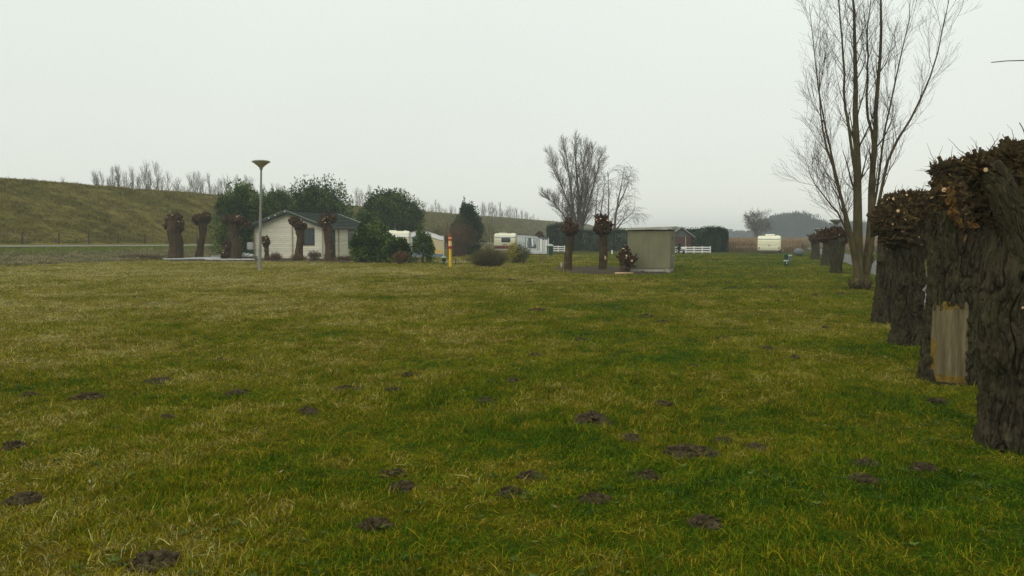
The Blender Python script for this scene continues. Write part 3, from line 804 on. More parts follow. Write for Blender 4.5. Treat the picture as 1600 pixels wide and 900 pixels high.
v = [(-W2 - .09, -.11, Hc - .03), (W2 + .09, -.11, Hc + .02), (W2 + .09, L2 + .1, Hc + .06), (-W2 - .09, L2 + .1, Hc + .01)]
v += [(x, y, z + .095) for x, y, z in v]
g.add(v, [(3, 2, 1, 0), (4, 5, 6, 7), (0, 1, 5, 4), (1, 2, 6, 5), (2, 3, 7, 6), (3, 0, 4, 7)]); obj('roof', g, M['concrete'], kab)
g = B(); g.box(-W2 + .02, W2 - .02, .02, L2 - .02, Hc - .061, Hc + .0); obj('painted_roof_shade', g, M['dark'], kab)  # dark strip standing in for the shade beneath the roof slab

# ================================================================ LAMP POSTS
def lamp_post(label, x, y, ytop, xtop, D=None, shade='lamp_bowl', sc=1.0, group=None):
    D = D or G(x, y)[1]; s = D / F; hgt = H + (HOR - ytop) * s
    t = thing('street_lamp', label, 'lamp post', (LX(x, D), D, 0), group=group)
    dx = (xtop - x) * s; hb = hgt - .42 * sc
    pth = np.linspace([0, 0, -.1], [dx, 0, hb], 8); g = B(); g.tubes(pth, np.linspace(.082, .042, 8) * sc, 14); obj('pole', g, M['galv'], t, True)
    g = B(); g.lathe([(.088, -.05), (.088, .55), (.075, .62)], 14, ctr=(dx * .02, 0)); obj('pole_base', g, M['galv'], t, True)
    ct = (dx, 0)
    g = B(); g.lathe([(.05 * sc, hb - .04), (.07 * sc, hb + .02), (.085 * sc, hb + .07), (.08 * sc, hb + .08)], 16, ctr=ct); obj('collar', g, M['galv'], t, True)
    g = B(); g.lathe([(.08 * sc, hb + .075), (.16 * sc, hb + .16), (.30 * sc, hb + .27), (.395 * sc, hb + .335), (.40 * sc, hb + .345)], 24, ctr=ct); obj('lamp_shade', g, M[shade], t, True)
    g = B(); g.lathe([(.405 * sc, hb + .335), (.43 * sc, hb + .35), (.415 * sc, hb + .385), (.30 * sc, hb + .425), (.001, hb + .445)], 24, ctr=ct); obj('lamp_cap', g, M['lamp_cap'], t, True)
    return t
lamp_post('tall grey lamp post with cone shaped bowl on the lawn before the cabin', 405.5, 423, 252, 411)
lamp_post('distant lamp post showing its cone head above the far right pollards', 1305, 0, 343, 1305, D=52, shade='lamp_cap')
lamp_post('small farther lamp post just left of the pollards along the path', 1274.5, 0, 357, 1274.5, D=88, shade='lamp_cap')

# ================================================================ MARKER POST, BINS, STAKES
c0 = G(703.5, 418); s = c0[1] / F
t = thing('marker_post', 'yellow pipeline marker post with red bands by the gravel strip', 'marker post', c0)
g = B(); g.lathe([(.070, -.1), (.070, 1.12)], 14); g.lathe([(.070, 1.12), (.001, 1.12)], 14); obj('post', g, M['yellow'], t, True)
z = 1.10
for nm, z0, z1, r, m in (('band', .98, 1.12, .10, 'red'), ('band', 1.121, 1.39, .088, 'peach'), ('band', 1.391, 1.50, .098, 'red'), ('band', 1.501, 1.58, .09, 'peach'), ('cap', 1.581, 1.66, .095, 'red'), ('cap', 1.661, 1.76, .085, 'ochre_wood')):
    g = B(); g.lathe([(.001, z0), (r, z0), (r, z1), (.001, z1)], 16); obj(nm, g, M[m], t)
def bin_(label, x, yb, x0, x1, yt, lid='bin_lid', post=True, dome=False, D=None, white=False, m='bin_green'):
    D = D or G(x, yb)[1]; s = D / F; c = np.array([LX((x0 + x1) / 2, D), D, 0]); r = (x1 - x0) * s / 2; ht = H + (HOR - yt) * s
    t = thing('litter_bin', label, 'bin', c); zb = .22 if post else 0.0
    g = B(); g.lathe([(.001, zb), (r * .82, zb), (r * .86, zb + .03), (r * .98, ht - .09), (r, ht - .07)], 14); obj('body', g, M[m], t, True)
    g = B()
    pr = [(r * 1.05, ht - .085), (r * 1.08, ht - .05)] + ([(r * .95, ht + .03), (r * .6, ht + .09), (.001, ht + .11)] if dome else [(r * 1.0, ht - .012), (.001, ht)])
    g.lathe(pr, 14); obj('lid', g, M[lid], t, True)
    if post: g = B(); g.bbox(-.04, .04, -.04, .04, -.05, zb, .005); obj('post', g, M['bin_green'], t)
    if white: g = B(); g.box(-r * .22, r * .22, -r * .97, -r * .92, ht * .48, ht * .60); obj('sticker', g, M['white'], t)
    return t
bin_('small green litter bin on a post left of the yellow marker', 693.5, 414.5, 690, 697.5, 400.5)
bin_('green dustbin with a pale domed lid beside the awning', 859, 399.5, 854, 864.5, 383, dome=True, post=False)
bin_('nearer short green bin with a pale lid out on the lawn', 1228, 416.5, 1224.5, 1231.5, 406, post=False, white=True)
bin_('farther green bin just behind the short one on the lawn', 1230, 409, 1225, 1231, 397, post=False, lid='bin_green')
bin_('grey green bin to the right behind the two green ones', 1235, 408, 1231.5, 1237.5, 398, post=False, lid='bin_lid', m='tarp')
def stake(name, label, x, yb, yt, wpx, m, D=None, cat='stake', z0=0):
    c = G(x, yb); s = c[1] / F; h = (yb - yt) * s; q = wpx * s / 2
    t = B(); t.bbox(-q, q, -q, q, -.08, h, min(.008, q * .3)); o = obj(name, t, M[m], loc=tuple(c)); tag(o, label, cat); return o
stake('stake', 'thin dark green stake right of the yellow marker', 712.3, 415, 404, 1.4, 'bin_green')
stake('stake', 'short whitish stake left of the left centre pollard', 877, 417, 409.5, 2.4, 'white_old')
stake('stake', 'low white stake standing before the dark hedge', 956.2, 397, 391, 2.2, 'white')
stake('stake', 'thin grey stake in front of the dome lidded dustbin', 856.6, 406, 386, 1.3, 'galv')
# barrel beside the cabin
c0 = G(392.5, 403); s = c0[1] / F
t = thing('rain_barrel', 'tall pale rain barrel with green lower half at the cabin corner', 'barrel', c0)
g = B(); g.bbox(-.26, .26, -.24, .24, 0, .62, .05); obj('base', g, M['bin_green'], t)
g = B(); g.bbox(-.24, .24, -.22, .22, .622, 1.18, .05); obj('body', g, M['white_old'], t)
# blue grey rounded cover, the thing beneath unidentified
c0 = G(1248, 401); s = c0[1] / F
t = thing('rounded_cover', 'blue grey rounded cover on short feet before the reeds', 'cover', c0)
g = B(); lump_geo(g, (0, 0, .37), (.43, .26, .30), 3, 4, .05, .01); obj('cover', g, M['tarp'], t, True)
for x in (-.2, .2):
    g = B(); g.bbox(x - .03, x + .03, -.03, .03, -.03, .14, .004); obj('foot', g, M['dark'], t)

# white poles lying by the left pollards
def lying_pole(label, x0, y0, x1, y1, r, m, zz=.05, dy=0.0, grp='white poles lying by the left pollards'):
    A, C = G(x0, y0), G(x1, y1); g = B(); L_ = np.linalg.norm(C - A); d = (C - A) / L_
    P = np.linspace([0, 0, 0], C - A, 9); P[:, 2] += zz + r; P[:, 2] += .01 * rng.normal(size=9)
    g.tubes(P, np.full(9, r), 8, cap=True); o = obj('pole', g, M[m], loc=tuple(A), smooth=True); tag(o, label, 'pole', grp); return o
lying_pole('longest front white pole lying along the lawn edge', 255, 407.5, 345, 406.2, .055, 'white_old')
lying_pole('white pole lying behind the front one from the left pollards', 268, 405.5, 372, 404.8, .05, 'white_old')
lying_pole('white pole end lying nearest the lamp post', 320, 407.6, 398, 408.2, .05, 'white_old')
lying_pole('white pole lying topmost beside the reddish pollard', 330, 404.0, 402, 404.6, .05, 'white_old', .12)
lying_pole('thin grey pole on the pole stack by the cabin', 345, 405.8, 401, 405.2, .045, 'galv', .16)
c0 = G(382, 405); t = thing('sheet', 'crumpled white plastic sheet on the poles by the cabin', 'sheet', (c0[0], c0[1], .12))
g = B(); lump_geo(g, (0, 0, .12), (.42, .3, .15), 4, 11, .8, .6, 2.6); obj('fold', g, M['white'], t)

# ================================================================ CARAVANS AND AWNINGS
def caravan(label, x0, x1, ytop, D, rz, L_=4.6, m='car_cream', red=False, win=None, hatch=False, line=None, group='caravans parked on the camping field', zl=.38, mup='car_white', chim=False):
    s = D / F; W = (x1 - x0) * s / 2; ht = H + (HOR - ytop) * s
    t = thing('caravan', label, 'caravan', (LX((x0 + x1) / 2, D), D, 0), rz, group)
    zb = zl
    prof = [(.10, zb), (.02, zb + .25), (.0, zb + (ht - zb) * .62), (.10, ht - .16), (.26, ht - .03), (.6, ht), (L_ - .6, ht), (L_ - .26, ht - .04), (L_ - .05, ht - .4), (L_, zb + .6), (L_ - .12, zb)]
    bm = bmesh.new(); A = [bm.verts.new((-W, y, z)) for y, z in prof]; C = [bm.verts.new((W, y, z)) for y, z in prof]; n = len(prof)
    bm.faces.new(A); bm.faces.new(C[::-1])
    for k in range(n): bm.faces.new((A[k], C[k], C[(k + 1) % n], A[(k + 1) % n]))
    bmesh.ops.recalc_face_normals(bm, faces=bm.faces[:])
    ed = [e for e in bm.edges if abs(e.verts[0].co.x - e.verts[1].co.x) < 1e-6]
    bmesh.ops.bevel(bm, geom=ed, offset=.07, segments=3, affect='EDGES')
    g = B(); g.bm(bm); obj('body', g, M[m], t, False)
    def ey(z):
        return float(np.interp(z, [zb, zb + .25, zb + (ht - zb) * .62, ht - .16], [.10, .02, 0, .10]))
    def strip(nm, xa, xb, za, zb_, off, mm, par=t, lab=None):
        g = B(); zs = np.linspace(za, zb_, 5)
        fr = [(xa if e == 0 else xb, ey(z) - off, z) for z in zs for e in (0, 1)]; bk = [(xa if e == 0 else xb, ey(z) + .01, z) for z in zs for e in (0, 1)]
        v = fr + bk; q = []
        for k in range(4):
            i = 2 * k; q += [(i, i + 1, i + 3, i + 2), (i + 10, i + 12, i + 13, i + 11), (i, i + 2, i + 12, i + 10), (i + 1, i + 11, i + 13, i + 3)]
        q += [(0, 10, 11, 1), (8, 9, 19, 18)]
        g.add(v, q); o = obj(nm, g, M[mm], par); 
        if lab: o['label'] = lab
        return o
    zt = zb + (ht - zb) * (line or .8)
    strip('end_panel', -W + .05, W - .05, zt + .03, ht - .20, .012, mup)
    strip('trim_rail', -W + .02, W - .02, zt - .02, zt + .025, .03, 'car_trim')
    strip('trim_rail', -W + .03, W - .03, zb + (ht - zb) * .36, zb + (ht - zb) * .375, .015, 'car_trim')
    if red: strip('skirt_panel', -W + .02, W - .02, zb + .10, zb + .42, .016, 'car_red'); strip('skirt_panel', -W + .02, W - .02, zb + .0, zb + .09, .012, 'car_white')
    if win:
        wa, wb, za, zb2 = [W * win[0], W * win[1], zb + (ht - zb) * win[2], zb + (ht - zb) * win[3]]
        f = strip('window', wa - .05, wb + .05, za - .05, zb2 + .05, .022, 'rubber'); strip('pane', wa, wb, za, zb2, .03, 'glass', f)
    for sx in (-1, 1):
        strip('tail_light', sx * (W - .14) - .05, sx * (W - .14) + .05, zb + .12, zb + .30, .028, 'car_red')
    if not hatch: strip('number_plate', -.24, .24, zb + .46, zb + .55, .02, 'car_trim')
    strip('bumper', -W + .05, W - .05, zb - .06, zb + .03, .05, 'car_trim')
    for sx in (-1, 1):
        g = B(); g.lathe([(.001, -.09), (.2, -.09), (.31, -.08), (.33, 0), (.31, .08), (.2, .09), (.001, .09)], 20)
        v = g.v[0] if len(g.v) == 1 else np.concatenate(g.v); g.v = [np.stack([v[:, 2] + sx * (W - .12), v[:, 0] + L_ * .55, v[:, 1] + .32], -1)]
        wh = obj('wheel', g, M['rubber'], t, True)
        g = B(); g.bbox(sx * (W - .02) - .012, sx * (W - .02) + .012, L_ * .55 - .13, L_ * .55 + .13, .19, .45, .01); obj('hub_cap', g, M['galv'], wh)
    for (xx, yy) in ((-W + .2, .35), (W - .2, .35), (-W + .2, L_ - .4), (W - .2, L_ - .4)):
        g = B(); g.bbox(xx - .035, xx + .035, yy - .035, yy + .035, -.03, zb + .05, .005); obj('corner_steady', g, M['galv'], t)
    g = B(); g.tubes(np.array([[[-.5, L_ - .2, .42], [0, L_ + 1.1, .42]], [[.5, L_ - .2, .42], [0, L_ + 1.1, .42]]], float), np.full((2, 2), .035), 6); obj('drawbar', g, M['galv'], t)
    g = B(); g.box(-W + .12, W - .12, .25, L_ - .25, zb - .05, zb + .04); obj('chassis', g, M['rubber'], t)
    g = B(); xh, wh_, hh = (.05, .46, .17) if hatch else (-.25 * W, .42, .07)
    g.bbox(xh - wh_, xh + wh_, 1.0, 1.75, ht - .02, ht + hh, .05); obj('roof_hatch', g, M['car_white'], t)
    g = B(); g.bbox(.55 * W, .55 * W + .28, 2.4, 2.7, ht - .02, ht + .05, .02); obj('roof_vent', g, M['car_white'], t)
    if chim: g = B(); g.tubes(np.array([[-.05, 2.0, ht], [-.05, 2.0, ht + .55]]), np.array([.018, .012]), 6); obj('antenna', g, M['galv'], t)
    if hatch: strip('coupling_handle', -.04, .04, zb + .40, zb + .50, .04, 'dark')
    return t, W, ht

def awning(label, base, rz, W, ht, Wd, h1, L_, style):
    """fabric awning along the caravan's right side: x from W to W+Wd"""
    t = thing('awning', label, 'awning', base, rz, 'caravan awnings'); x0, x1 = W + .03, W + Wd; h0 = ht - .06
    def zr(u): return h0 + (h1 - h0) * u + (.22 if style == 'arch' else .05) * math.sin(math.pi * min(1, u * (1.15 if style == 'arch' else 1)))
    nn = 14; us = np.linspace(0, 1, nn); ys_ = np.linspace(-.08, L_, 9)
    V = np.array([[x0 + u * (x1 + .07 - x0), y, zr(u) - .03 * math.sin(math.pi * k / 8 * 4) ** 2 * (u * (1 - u) * 4)] for k, y in enumerate(ys_) for u in us])
    i = np.arange(8)[:, None] * nn + np.arange(nn - 1); q = np.stack([i, i + 1, i + nn + 1, i + nn], -1).reshape(-1, 4)
    V2 = V - np.array([0, 0, .02]); g = B(); g.add(np.concatenate([V, V2]), np.concatenate([q, q[:, ::-1] + len(V)])); obj('roof', g, M['canvas_white'], t, True)
    ym = 0.0
    def panel(nm, u0, u1, f0, f1, m, off=0.0, par=t, wav=.0, th=.012):
        us = np.linspace(u0, u1, 9); zs = np.linspace(f0, f1, 6); v = []
        for u in us:
            for z in zs:
                top = zr(u) - .02; v.append((x0 + u * (x1 - x0), ym - off + wav * math.sin(u * 55 + z * 2) * (z * (1 - z) * 4 + .2), .03 + z * (top - .03)))
        v = np.array(v); i = np.arange(8)[:, None] * 6 + np.arange(5); q = np.stack([i, i + 6, i + 7, i + 1], -1).reshape(-1, 4)
        v2 = v + np.array([0, th, 0]); g = B(); g.add(np.concatenate([v, v2]), np.concatenate([q, q[:, ::-1] + len(v)])); return obj(nm, g, M[m], par, True)
    if style == 'arch':
        panel('front_wall', .0, .60, .02, .995, 'canvas', 0, t, .01)
        panel('front_wall', .60, .99, .15, .80, 'canvas_tan', .0, t, .008); panel('gable_band', .0, .99, .80, .995, 'canvas_white', .022, t, .004)
        panel('window', .07, .36, .14, .80, 'canvas_dark', .016)
        panel('window', .40, .56, .30, .80, 'canvas_dark', .016)
        panel('window', .64, .95, .34, .75, 'canvas_tan', .016)
        panel('stripe', .61, .97, .235, .30, 'yellow', .012)
        panel('skirt', .0, .985, .0, .14, 'canvas_blue', .014)
        panel('valance', .60, .985, .765, .80, 'car_trim', .024)
    else:
        panel('front_wall', .0, .66, .0, .995, 'canvas', 0, t, .012)
        panel('front_wall', .68, .985, .0, .90, 'canvas_white', 0, t, .014)
        w1 = panel('window', .27, .62, .30, .86, 'canvas_dark', .016)
        panel('curtain', .29, .37, .32, .84, 'canvas', .03, w1, .015); panel('curtain', .47, .53, .40, .84, 'canvas_white', .03, w1, .015); panel('curtain', .55, .61, .52, .84, 'canvas', .03, w1, .015)
        w2 = panel('window', .70, .965, .20, .985, 'canvas_dark', .005)
        panel('curtain', .72, .80, .18, .86, 'canvas_white', .03, w2, .015); panel('curtain', .81, .88, .10, .80, 'canvas', .03, w2, .015); panel('curtain', .89, .95, .18, .84, 'canvas_white', .03, w2, .015)
        panel('skirt', .0, .985, .0, .12, 'canvas', .014); panel('trim_band', .24, .985, .125, .16, 'canvas_white', .018)
    g = B(); g.box(x1 - .012, x1, .02, L_, .03, zr(1) - .03); obj('side_wall', g, M['canvas'], t)
    for u in (.0, .99):
        g = B(); xx = x0 + u * (x1 - x0) + .02; g.tubes(np.array([[xx, -.03, -.03], [xx, -.03, zr(u)]]), np.full(2, .035), 8); obj('tent_pole', g, M['white_old'], t)
    return t
D1 = 61.0
c1, W1, h1 = caravan('yellowish cream caravan half hidden by laurels beside the cabin', 594, 640, 361, D1, R_(6), 4.6, 'car_cream', line=.70, chim=True)
awning('white awning with a rounded roof and blue skirt beside the yellowish caravan', c1.location, R_(6), W1, h1, 2.62, 1.70, 3.6, 'arch')
D2 = 74.0
c2, W2_, h2 = caravan('white caravan with red brown skirt and dark end window', 772, 806, 364.8, D2, R_(-2), 4.8, 'car_cream', True, (-.28, .45, .50, .70), line=.76)
awning('pale grey awning with drooping curtains attached to the red skirted caravan', c2.location, R_(-2), W2_, h2, 3.05, 1.55, 3.6, 'flat')
caravan('plain cream caravan standing alone before the reeds', 1184, 1218, 368.5, 77.5, R_(-19.5), 3.6, 'car_cream', hatch=True, line=.76, zl=.30)

# ================================================================ FENCES
def rail_fence(label, x0, x1, D, nposts, zh=.62, group='white rail fences along the hedge'):
    X0, X1 = LX(x0, D), LX(x1, D); t = thing('rail_fence', label, 'fence', (X0, D, 0), group=group); L_ = X1 - X0
    for k in range(nposts):
        x = L_ * k / (nposts - 1); g = B(); g.bbox(x - .05, x + .05, -.05, .05, -.05, zh + .06, .008); obj('post', g, M['white'], t)
    for z in (.14, .36, .57):
        g = B(); g.bbox(-.02 if z < .5 else -.04, L_ + .02, -.08, -.052, z - .055, z + .055, .006, c=rng.random()); obj('rail', g, M['white'], t)
rail_fence('three rail white wooden fence in front of the brick garden house', 1046, 1109.5, 78, 6)
rail_fence('short end of white rail fence left of the left centre pollard', 862, 882, 84, 3)

# wire fence at the foot of the dike
ps = []
for x in (-20, 35, 92, 139, 184, 227, 270, 308, 345, 378): 
    d = ray(x, 380); D = 51.6 / (d[0] / d[1] * NL[0] + NL[1]); X = d[0] / d[1] * D; ps.append((X, D, float(road_z(s_of(X, D))) + .08))
t = thing('wire_fence', 'post and wire fence along the foot of the grassy dike', 'fence', ps[1])
P0 = np.array(ps[1])
for k, p in enumerate(ps):
    g = B(); q = np.array(p) - P0; g.tubes(np.array([q + [0, 0, -.2], q + [.03 * rng.normal(), .02, .95]]), np.array([.065, .055]), 7, cap=True); obj('post', g, M['post'], t)
for z in (.3, .58, .84):
    g = B(); pts = np.array([np.array(p) - P0 + [0, -.06, z] for p in ps]); g.tubes(pts, np.full(len(pts), .006), 4); obj('wire', g, M['wire'], t)

# ================================================================ GARDEN HOUSE behind the right fence
Dh = 86.0; sh = Dh / F
t = thing('garden_house', 'small brick garden house with grey roof behind white fence', 'house', (LX(1063, Dh), Dh, 0), R_(10))
wl = B(); wl.box(-1.2, 1.2, 0, 3.0, 0, 1.62); wo_ = obj('wall', wl, M['brick'], t)
g = B(); g.prism([(-1.2, 1.6), (1.2, 1.6), (0, 2.5)], .0, 3.0, 'y'); obj('gable', g, M['slate'], t)
for sx in (-1, 1):
    g = B(); g.prism([(0, 2.62), (sx * 1.5, 1.55), (sx * 1.5, 1.45), (0, 2.5)], -.25, 3.2, 'y'); rf = obj('roof', g, M['slate'], t)
    g = B(); g.prism([(0, 2.70), (sx * 1.55, 1.60), (sx * 1.55, 1.52), (0, 2.61)], -.3, -.252, 'y'); obj('bargeboard', g, M['concrete'], rf)
g = B(); g.bbox(-1.15, -.72, -.03, .01, .55, 1.35, .01); wn = obj('window', g, M['white'], t); g = B(); g.box(-1.10, -.85, -.04, -.031, .6, 1.3); obj('pane', g, M['glass'], wn)
g = B(); g.bbox(.52, .60, -.05, -.01, 0, 1.6, .01); obj('corner_post', g, M['white_old'], t)
bush('potted_shrub', 'small dark shrub standing before the white fence', 'shrub', 1056.5, 1064, 382, 396.5, M['holly'], 700, .10, 61, nl=8, sprouts=3, D=74)
c0 = (LX(1068, 74), 74, 0); t = thing('flower_pot', 'white bowl on a dark stand before the white fence', 'pot', c0)
g = B(); g.lathe([(.001, 0), (.13, 0), (.09, .2), (.1, .34)], 12); obj('stand', g, M['dark'], t, True)
g = B(); g.lathe([(.1, .34), (.2, .42), (.22, .62), (.19, .62), (.001, .52)], 14); obj('bowl', g, M['white'], t, True)

# ================================================================ FAR BUILDINGS
Df = 560; t = thing('warehouse', 'hazy flat roofed warehouse on the skyline right of the hedge', 'building', (LX(1133, Df), Df, 0))
g = B(); g.box(-9.5, 5.0, 0, 20, 0, 6.6); obj('wall', g, M['far_grey'], t); g = B(); g.box(-9.7, 5.2, -.2, 20.2, 6.602, 7.0); obj('roof', g, M['slate'], t)
Df = 430; t = thing('chimney_tower', 'distant slim tower with a wider top left of the far wood', 'tower', (LX(1206, Df), Df, 0))
g = B(); g.lathe([(1.25, 0), (1.0, 5), (.95, 8.6), (1.5, 9.8), (1.6, 10.9), (.001, 11)], 12); obj('shaft', g, M['far_grey'], t)
g = B(); g.box(-4.0, .8, 1.8, 4, 0, 4.4); obj('shed', g, M['far_grey'], t)

# ================================================================ EVERGREEN BUSHES AND HEDGES
bush('laurel_bush', 'broad dark laurel left of the cabin behind the reddish pollard', 'bush', 327, 432, 293, 404, M['laurel'], 26000, .23, 1, D=65, nl=60, sprouts=18, dep=.6)
bush('laurel_bush', 'laurel rising directly behind the cabin gable and lamp post', 'bush', 392, 474, 299, 398, M['laurel_light'], 17000, .22, 2, D=71, nl=44, sprouts=14, dep=.6)
bush('laurel_bush', 'widest dark laurel rising behind the cabin roof', 'bush', 432, 562, 288, 398, M['laurel'], 52000, .25, 3, D=74, nl=120, sprouts=34, dep=.38, shape=2.8, lr=(.30, .46))
bush('laurel_bush', 'tall round laurel behind the yellowish caravan', 'bush', 556, 668, 302, 398, M['laurel'], 38000, .24, 4, D=77, nl=80, sprouts=26, dep=.55, shape=2.6)
bush('laurel_bush', 'laurel with brownish shoots between the cabin roof and round laurel', 'bush', 540, 600, 330, 398, M['laurel_light'], 7000, .18, 14, D=69, nl=22, sprouts=8, dep=.5)
bush('laurel_bush', 'dense glossy laurel covering the right corner of the cabin', 'bush', 546, 618, 350, 412, M['laurel'], 15000, .20, 5, nl=46, sprouts=18, dep=.6, shape=2.2, D=50)
bush('laurel_bush', 'lower glossy laurel in front of the yellowish caravan', 'bush', 594, 643, 374, 412.5, M['laurel'], 7500, .19, 15, nl=30, sprouts=12, dep=.6, shape=2.4, D=49)
bush('laurel_bush', 'small open laurel in front of the white awning', 'bush', 641, 680, 359, 411.5, M['laurel_light'], 1900, .19, 6, nl=16, sprouts=22, dep=.5, shape=1.4, D=50, lr=(.12, .20), sq=1.1)
bush('holly_tree', 'pointed dark green holly tree behind the brown shrub', 'tree', 702, 760, 319, 395, M['holly'], 14000, .19, 7, D=70, nl=46, sprouts=20, dep=.8, shape=1.7, sq=.85)
twig_shrub('bare_shrub', 'reddish brown leafless shrub before the holly tree', 'shrub', 684, 746, 338, 397, M['brown_twig'], 150, 21, D=64, sub=6, r0=.010, lean=.45)
twig_shrub('broom_bush', 'rounded olive brown broom bush on the lawn edge', 'shrub', 726, 800, 386, 418.5, M['olive_twig'], 900, 22, D=43, sub=5, lean=.62, r0=.005, up=.3)
twig_shrub('forsythia_bush', 'shrub with yellow blossom in front of the awning caravan', 'shrub', 792, 830, 379, 413, M['olive_twig'], 210, 23, D=48, sub=5, lean=.45, r0=.006, leafm=M['laurel_light'], nleaf=900, leaf=.09)
twig_shrub('flowering_twig_clump', 'yellow flowering branches rising out of the dark shrub', 'shrub', 793, 812, 377, 405, M['olive_twig'], 30, 24, D=47.4, sub=3, lean=.5, r0=.006, leafm=M['yellow_leaf'], nleaf=520, leaf=.10)
twig_shrub('thin_shrub', 'thin leafless rose stems before the awning', 'shrub', 832, 854, 392, 408.5, M['brown_twig'], 12, 25, D=52, sub=2, lean=.4, r0=.008)
twig_shrub('low_shrub', 'dark low shrub at the foot of the small pollard', 'shrub', 420, 442, 394, 407, M['brown_twig'], 120, 26, D=52, sub=5, r0=.008, leafm=M['brown_leaf'], nleaf=500, leaf=.08)
twig_shrub('low_shrub', 'reddish leafed shrub under the cabin window', 'shrub', 480, 503, 391, 406.5, M['olive_twig'], 80, 27, D=54, sub=4, r0=.008, leafm=M['brown_leaf'], nleaf=600, leaf=.09)
twig_shrub('low_shrub', 'brown twiggy growth around the foot of the knobbed pollard', 'shrub', 450, 482, 396, 408, M['brown_twig'], 140, 28, D=52.5, sub=4, r0=.007, leafm=M['brown_leaf'], nleaf=250, leaf=.07)
twig_shrub('low_shrub', 'low brown ground plants right of the cabin door', 'shrub', 522, 562, 399, 408, M['brown_twig'], 200, 29, D=53, sub=4, r0=.007, leafm=M['brown_leaf'], nleaf=500, leaf=.07, lean=.3)
twig_shrub('low_shrub', 'russet leafed shrub at the foot of the glossy laurel', 'shrub', 614, 640, 392, 413, M['brown_twig'], 110, 30, D=46.5, sub=5, r0=.008, leafm=M['brown_leaf'], nleaf=900, leaf=.11)
twig_shrub('bramble_heap', 'dark bramble heap at the far left lawn edge', 'shrub', 176, 262, 396, 409, M['brown_twig'], 520, 31, D=55, sub=5, r0=.007, lean=.35)
twig_shrub('bare_sapling', 'pale leafless saplings behind the red skirted caravan', 'shrub', 752, 776, 340, 396, M['olive_twig'], 26, 32, D=84, sub=7, r0=.012, lean=.2)
twig_shrub('bare_sapling', 'leafless bush between the round laurel and the brown shrub', 'shrub', 664, 706, 350, 396, M['olive_twig'], 80, 33, D=80, sub=7, r0=.012, lean=.3)

def hedge(label, x0, x1, D, tops, depth, m, n, seed, leaf=.16, rz=0.0, cat='hedge'):
    X0, X1 = LX(x0, D), LX(x1, D); t = thing('conifer_hedge', label, cat, ((X0 + X1) / 2, D, 0), rz); W = (X1 - X0) / 2; s = D / F
    r = np.random.default_rng(seed)
    xs = np.array([p[0] for p in tops], float); zs = H + (HOR - np.array([p[1] for p in tops], float)) * s
    topf = lambda x: np.interp(CX + (x + (X0 + X1) / 2) / D * F, xs, zs)
    f = r.integers(0, 10, n); x = r.uniform(-W, W, n); y = r.uniform(-.5, .5, n) * depth; v = r.random(n); dep_ = .30 * r.random(n) ** 1.6
    d = np.zeros((n, 3)); tp = topf(x) * (1 + .03 * vn(np.stack([x * 1.4, y, 0 * x], -1), seed)); z = v * tp
    a = f < 5; y[a] = -depth / 2 + dep_[a]; d[a, 1] = -1                       # faces of the clipped block
    a = (f == 5) | (f == 6); z[a] = tp[a] - dep_[a] * .6; d[a, 2] = 1
    a = f == 7; x[a] = -W + dep_[a]; d[a, 0] = -1
    a = f == 8; x[a] = W - dep_[a]; d[a, 0] = 1
    a = f == 9; y[a] = depth / 2 - dep_[a]; d[a, 1] = 1
    sp = r.random(n) < .05; z[sp] = tp[sp] + .30 * r.random(sp.sum()) ** 2.5; 
    rr = np.clip((np.abs(x) - W + .5) / .5, 0, 1) * np.clip((z - tp + .5) / .5, 0, 1); z = z - .28 * rr
    pos = np.stack([x, y, z], -1); pos = pos + .10 * np.stack([vn(pos * 1.7, seed), vn(pos * 1.7, seed + 1), .4 * vn(pos * 1.7, seed + 2)], -1); pos[:, 2] = np.maximum(pos[:, 2], .03)
    ax = norm(d * .5 + np.array([0, 0, .8]) + .5 * r.normal(size=(n, 3))); q = norm(np.cross(ax, r.normal(size=(n, 3))))
    c = np.clip(.35 + .35 * vn(pos * np.array([2.2, 2.2, .9]), seed + 5) + .35 * r.random(n), 0, 1)
    b = B(); b.leaves(pos, q, ax, leaf * (.6 + .8 * r.random(n)), leaf * .40 * (.6 + .8 * r.random(n)), c); obj('foliage', b, m, t)
    sb = B(); q = np.linspace(-W + .3, W - .3, max(3, int(W)))
    P = np.array([[[x, 0, -.05], [x, .05, 1.0], [x, 0, float(np.interp(CX + (x + (X0 + X1) / 2) / D * F, xs, zs)) * .85]] for x in q]); sb.tubes(P, np.tile([.08, .06, .02], (len(q), 1)), 6); obj('trunk', sb, M['twig'], t)
    return t
hedge('tall dark clipped conifer hedge end beside the pale awning', 855, 884, 86, [(855, 354), (884, 352)], 1.6, M['conifer'], 9000, 41)
hedge('lower long dark conifer hedge behind the two centre pollards', 882, 984, 88, [(882, 366), (900, 362), (940, 363), (984, 361)], 1.6, M['conifer'], 24000, 42)
hedge('tall dark conifer hedge behind the right white fence', 1046, 1133, 92, [(1046, 360), (1075, 361), (1100, 359), (1133, 360)], 1.8, M['conifer'], 24000, 43)
hedge('front block of conifer hedge at the right end of the white fence', 1092, 1133, 84, [(1092, 361), (1110, 358), (1125, 359), (1133, 363)], 2.2, M['conifer'], 14000, 44)

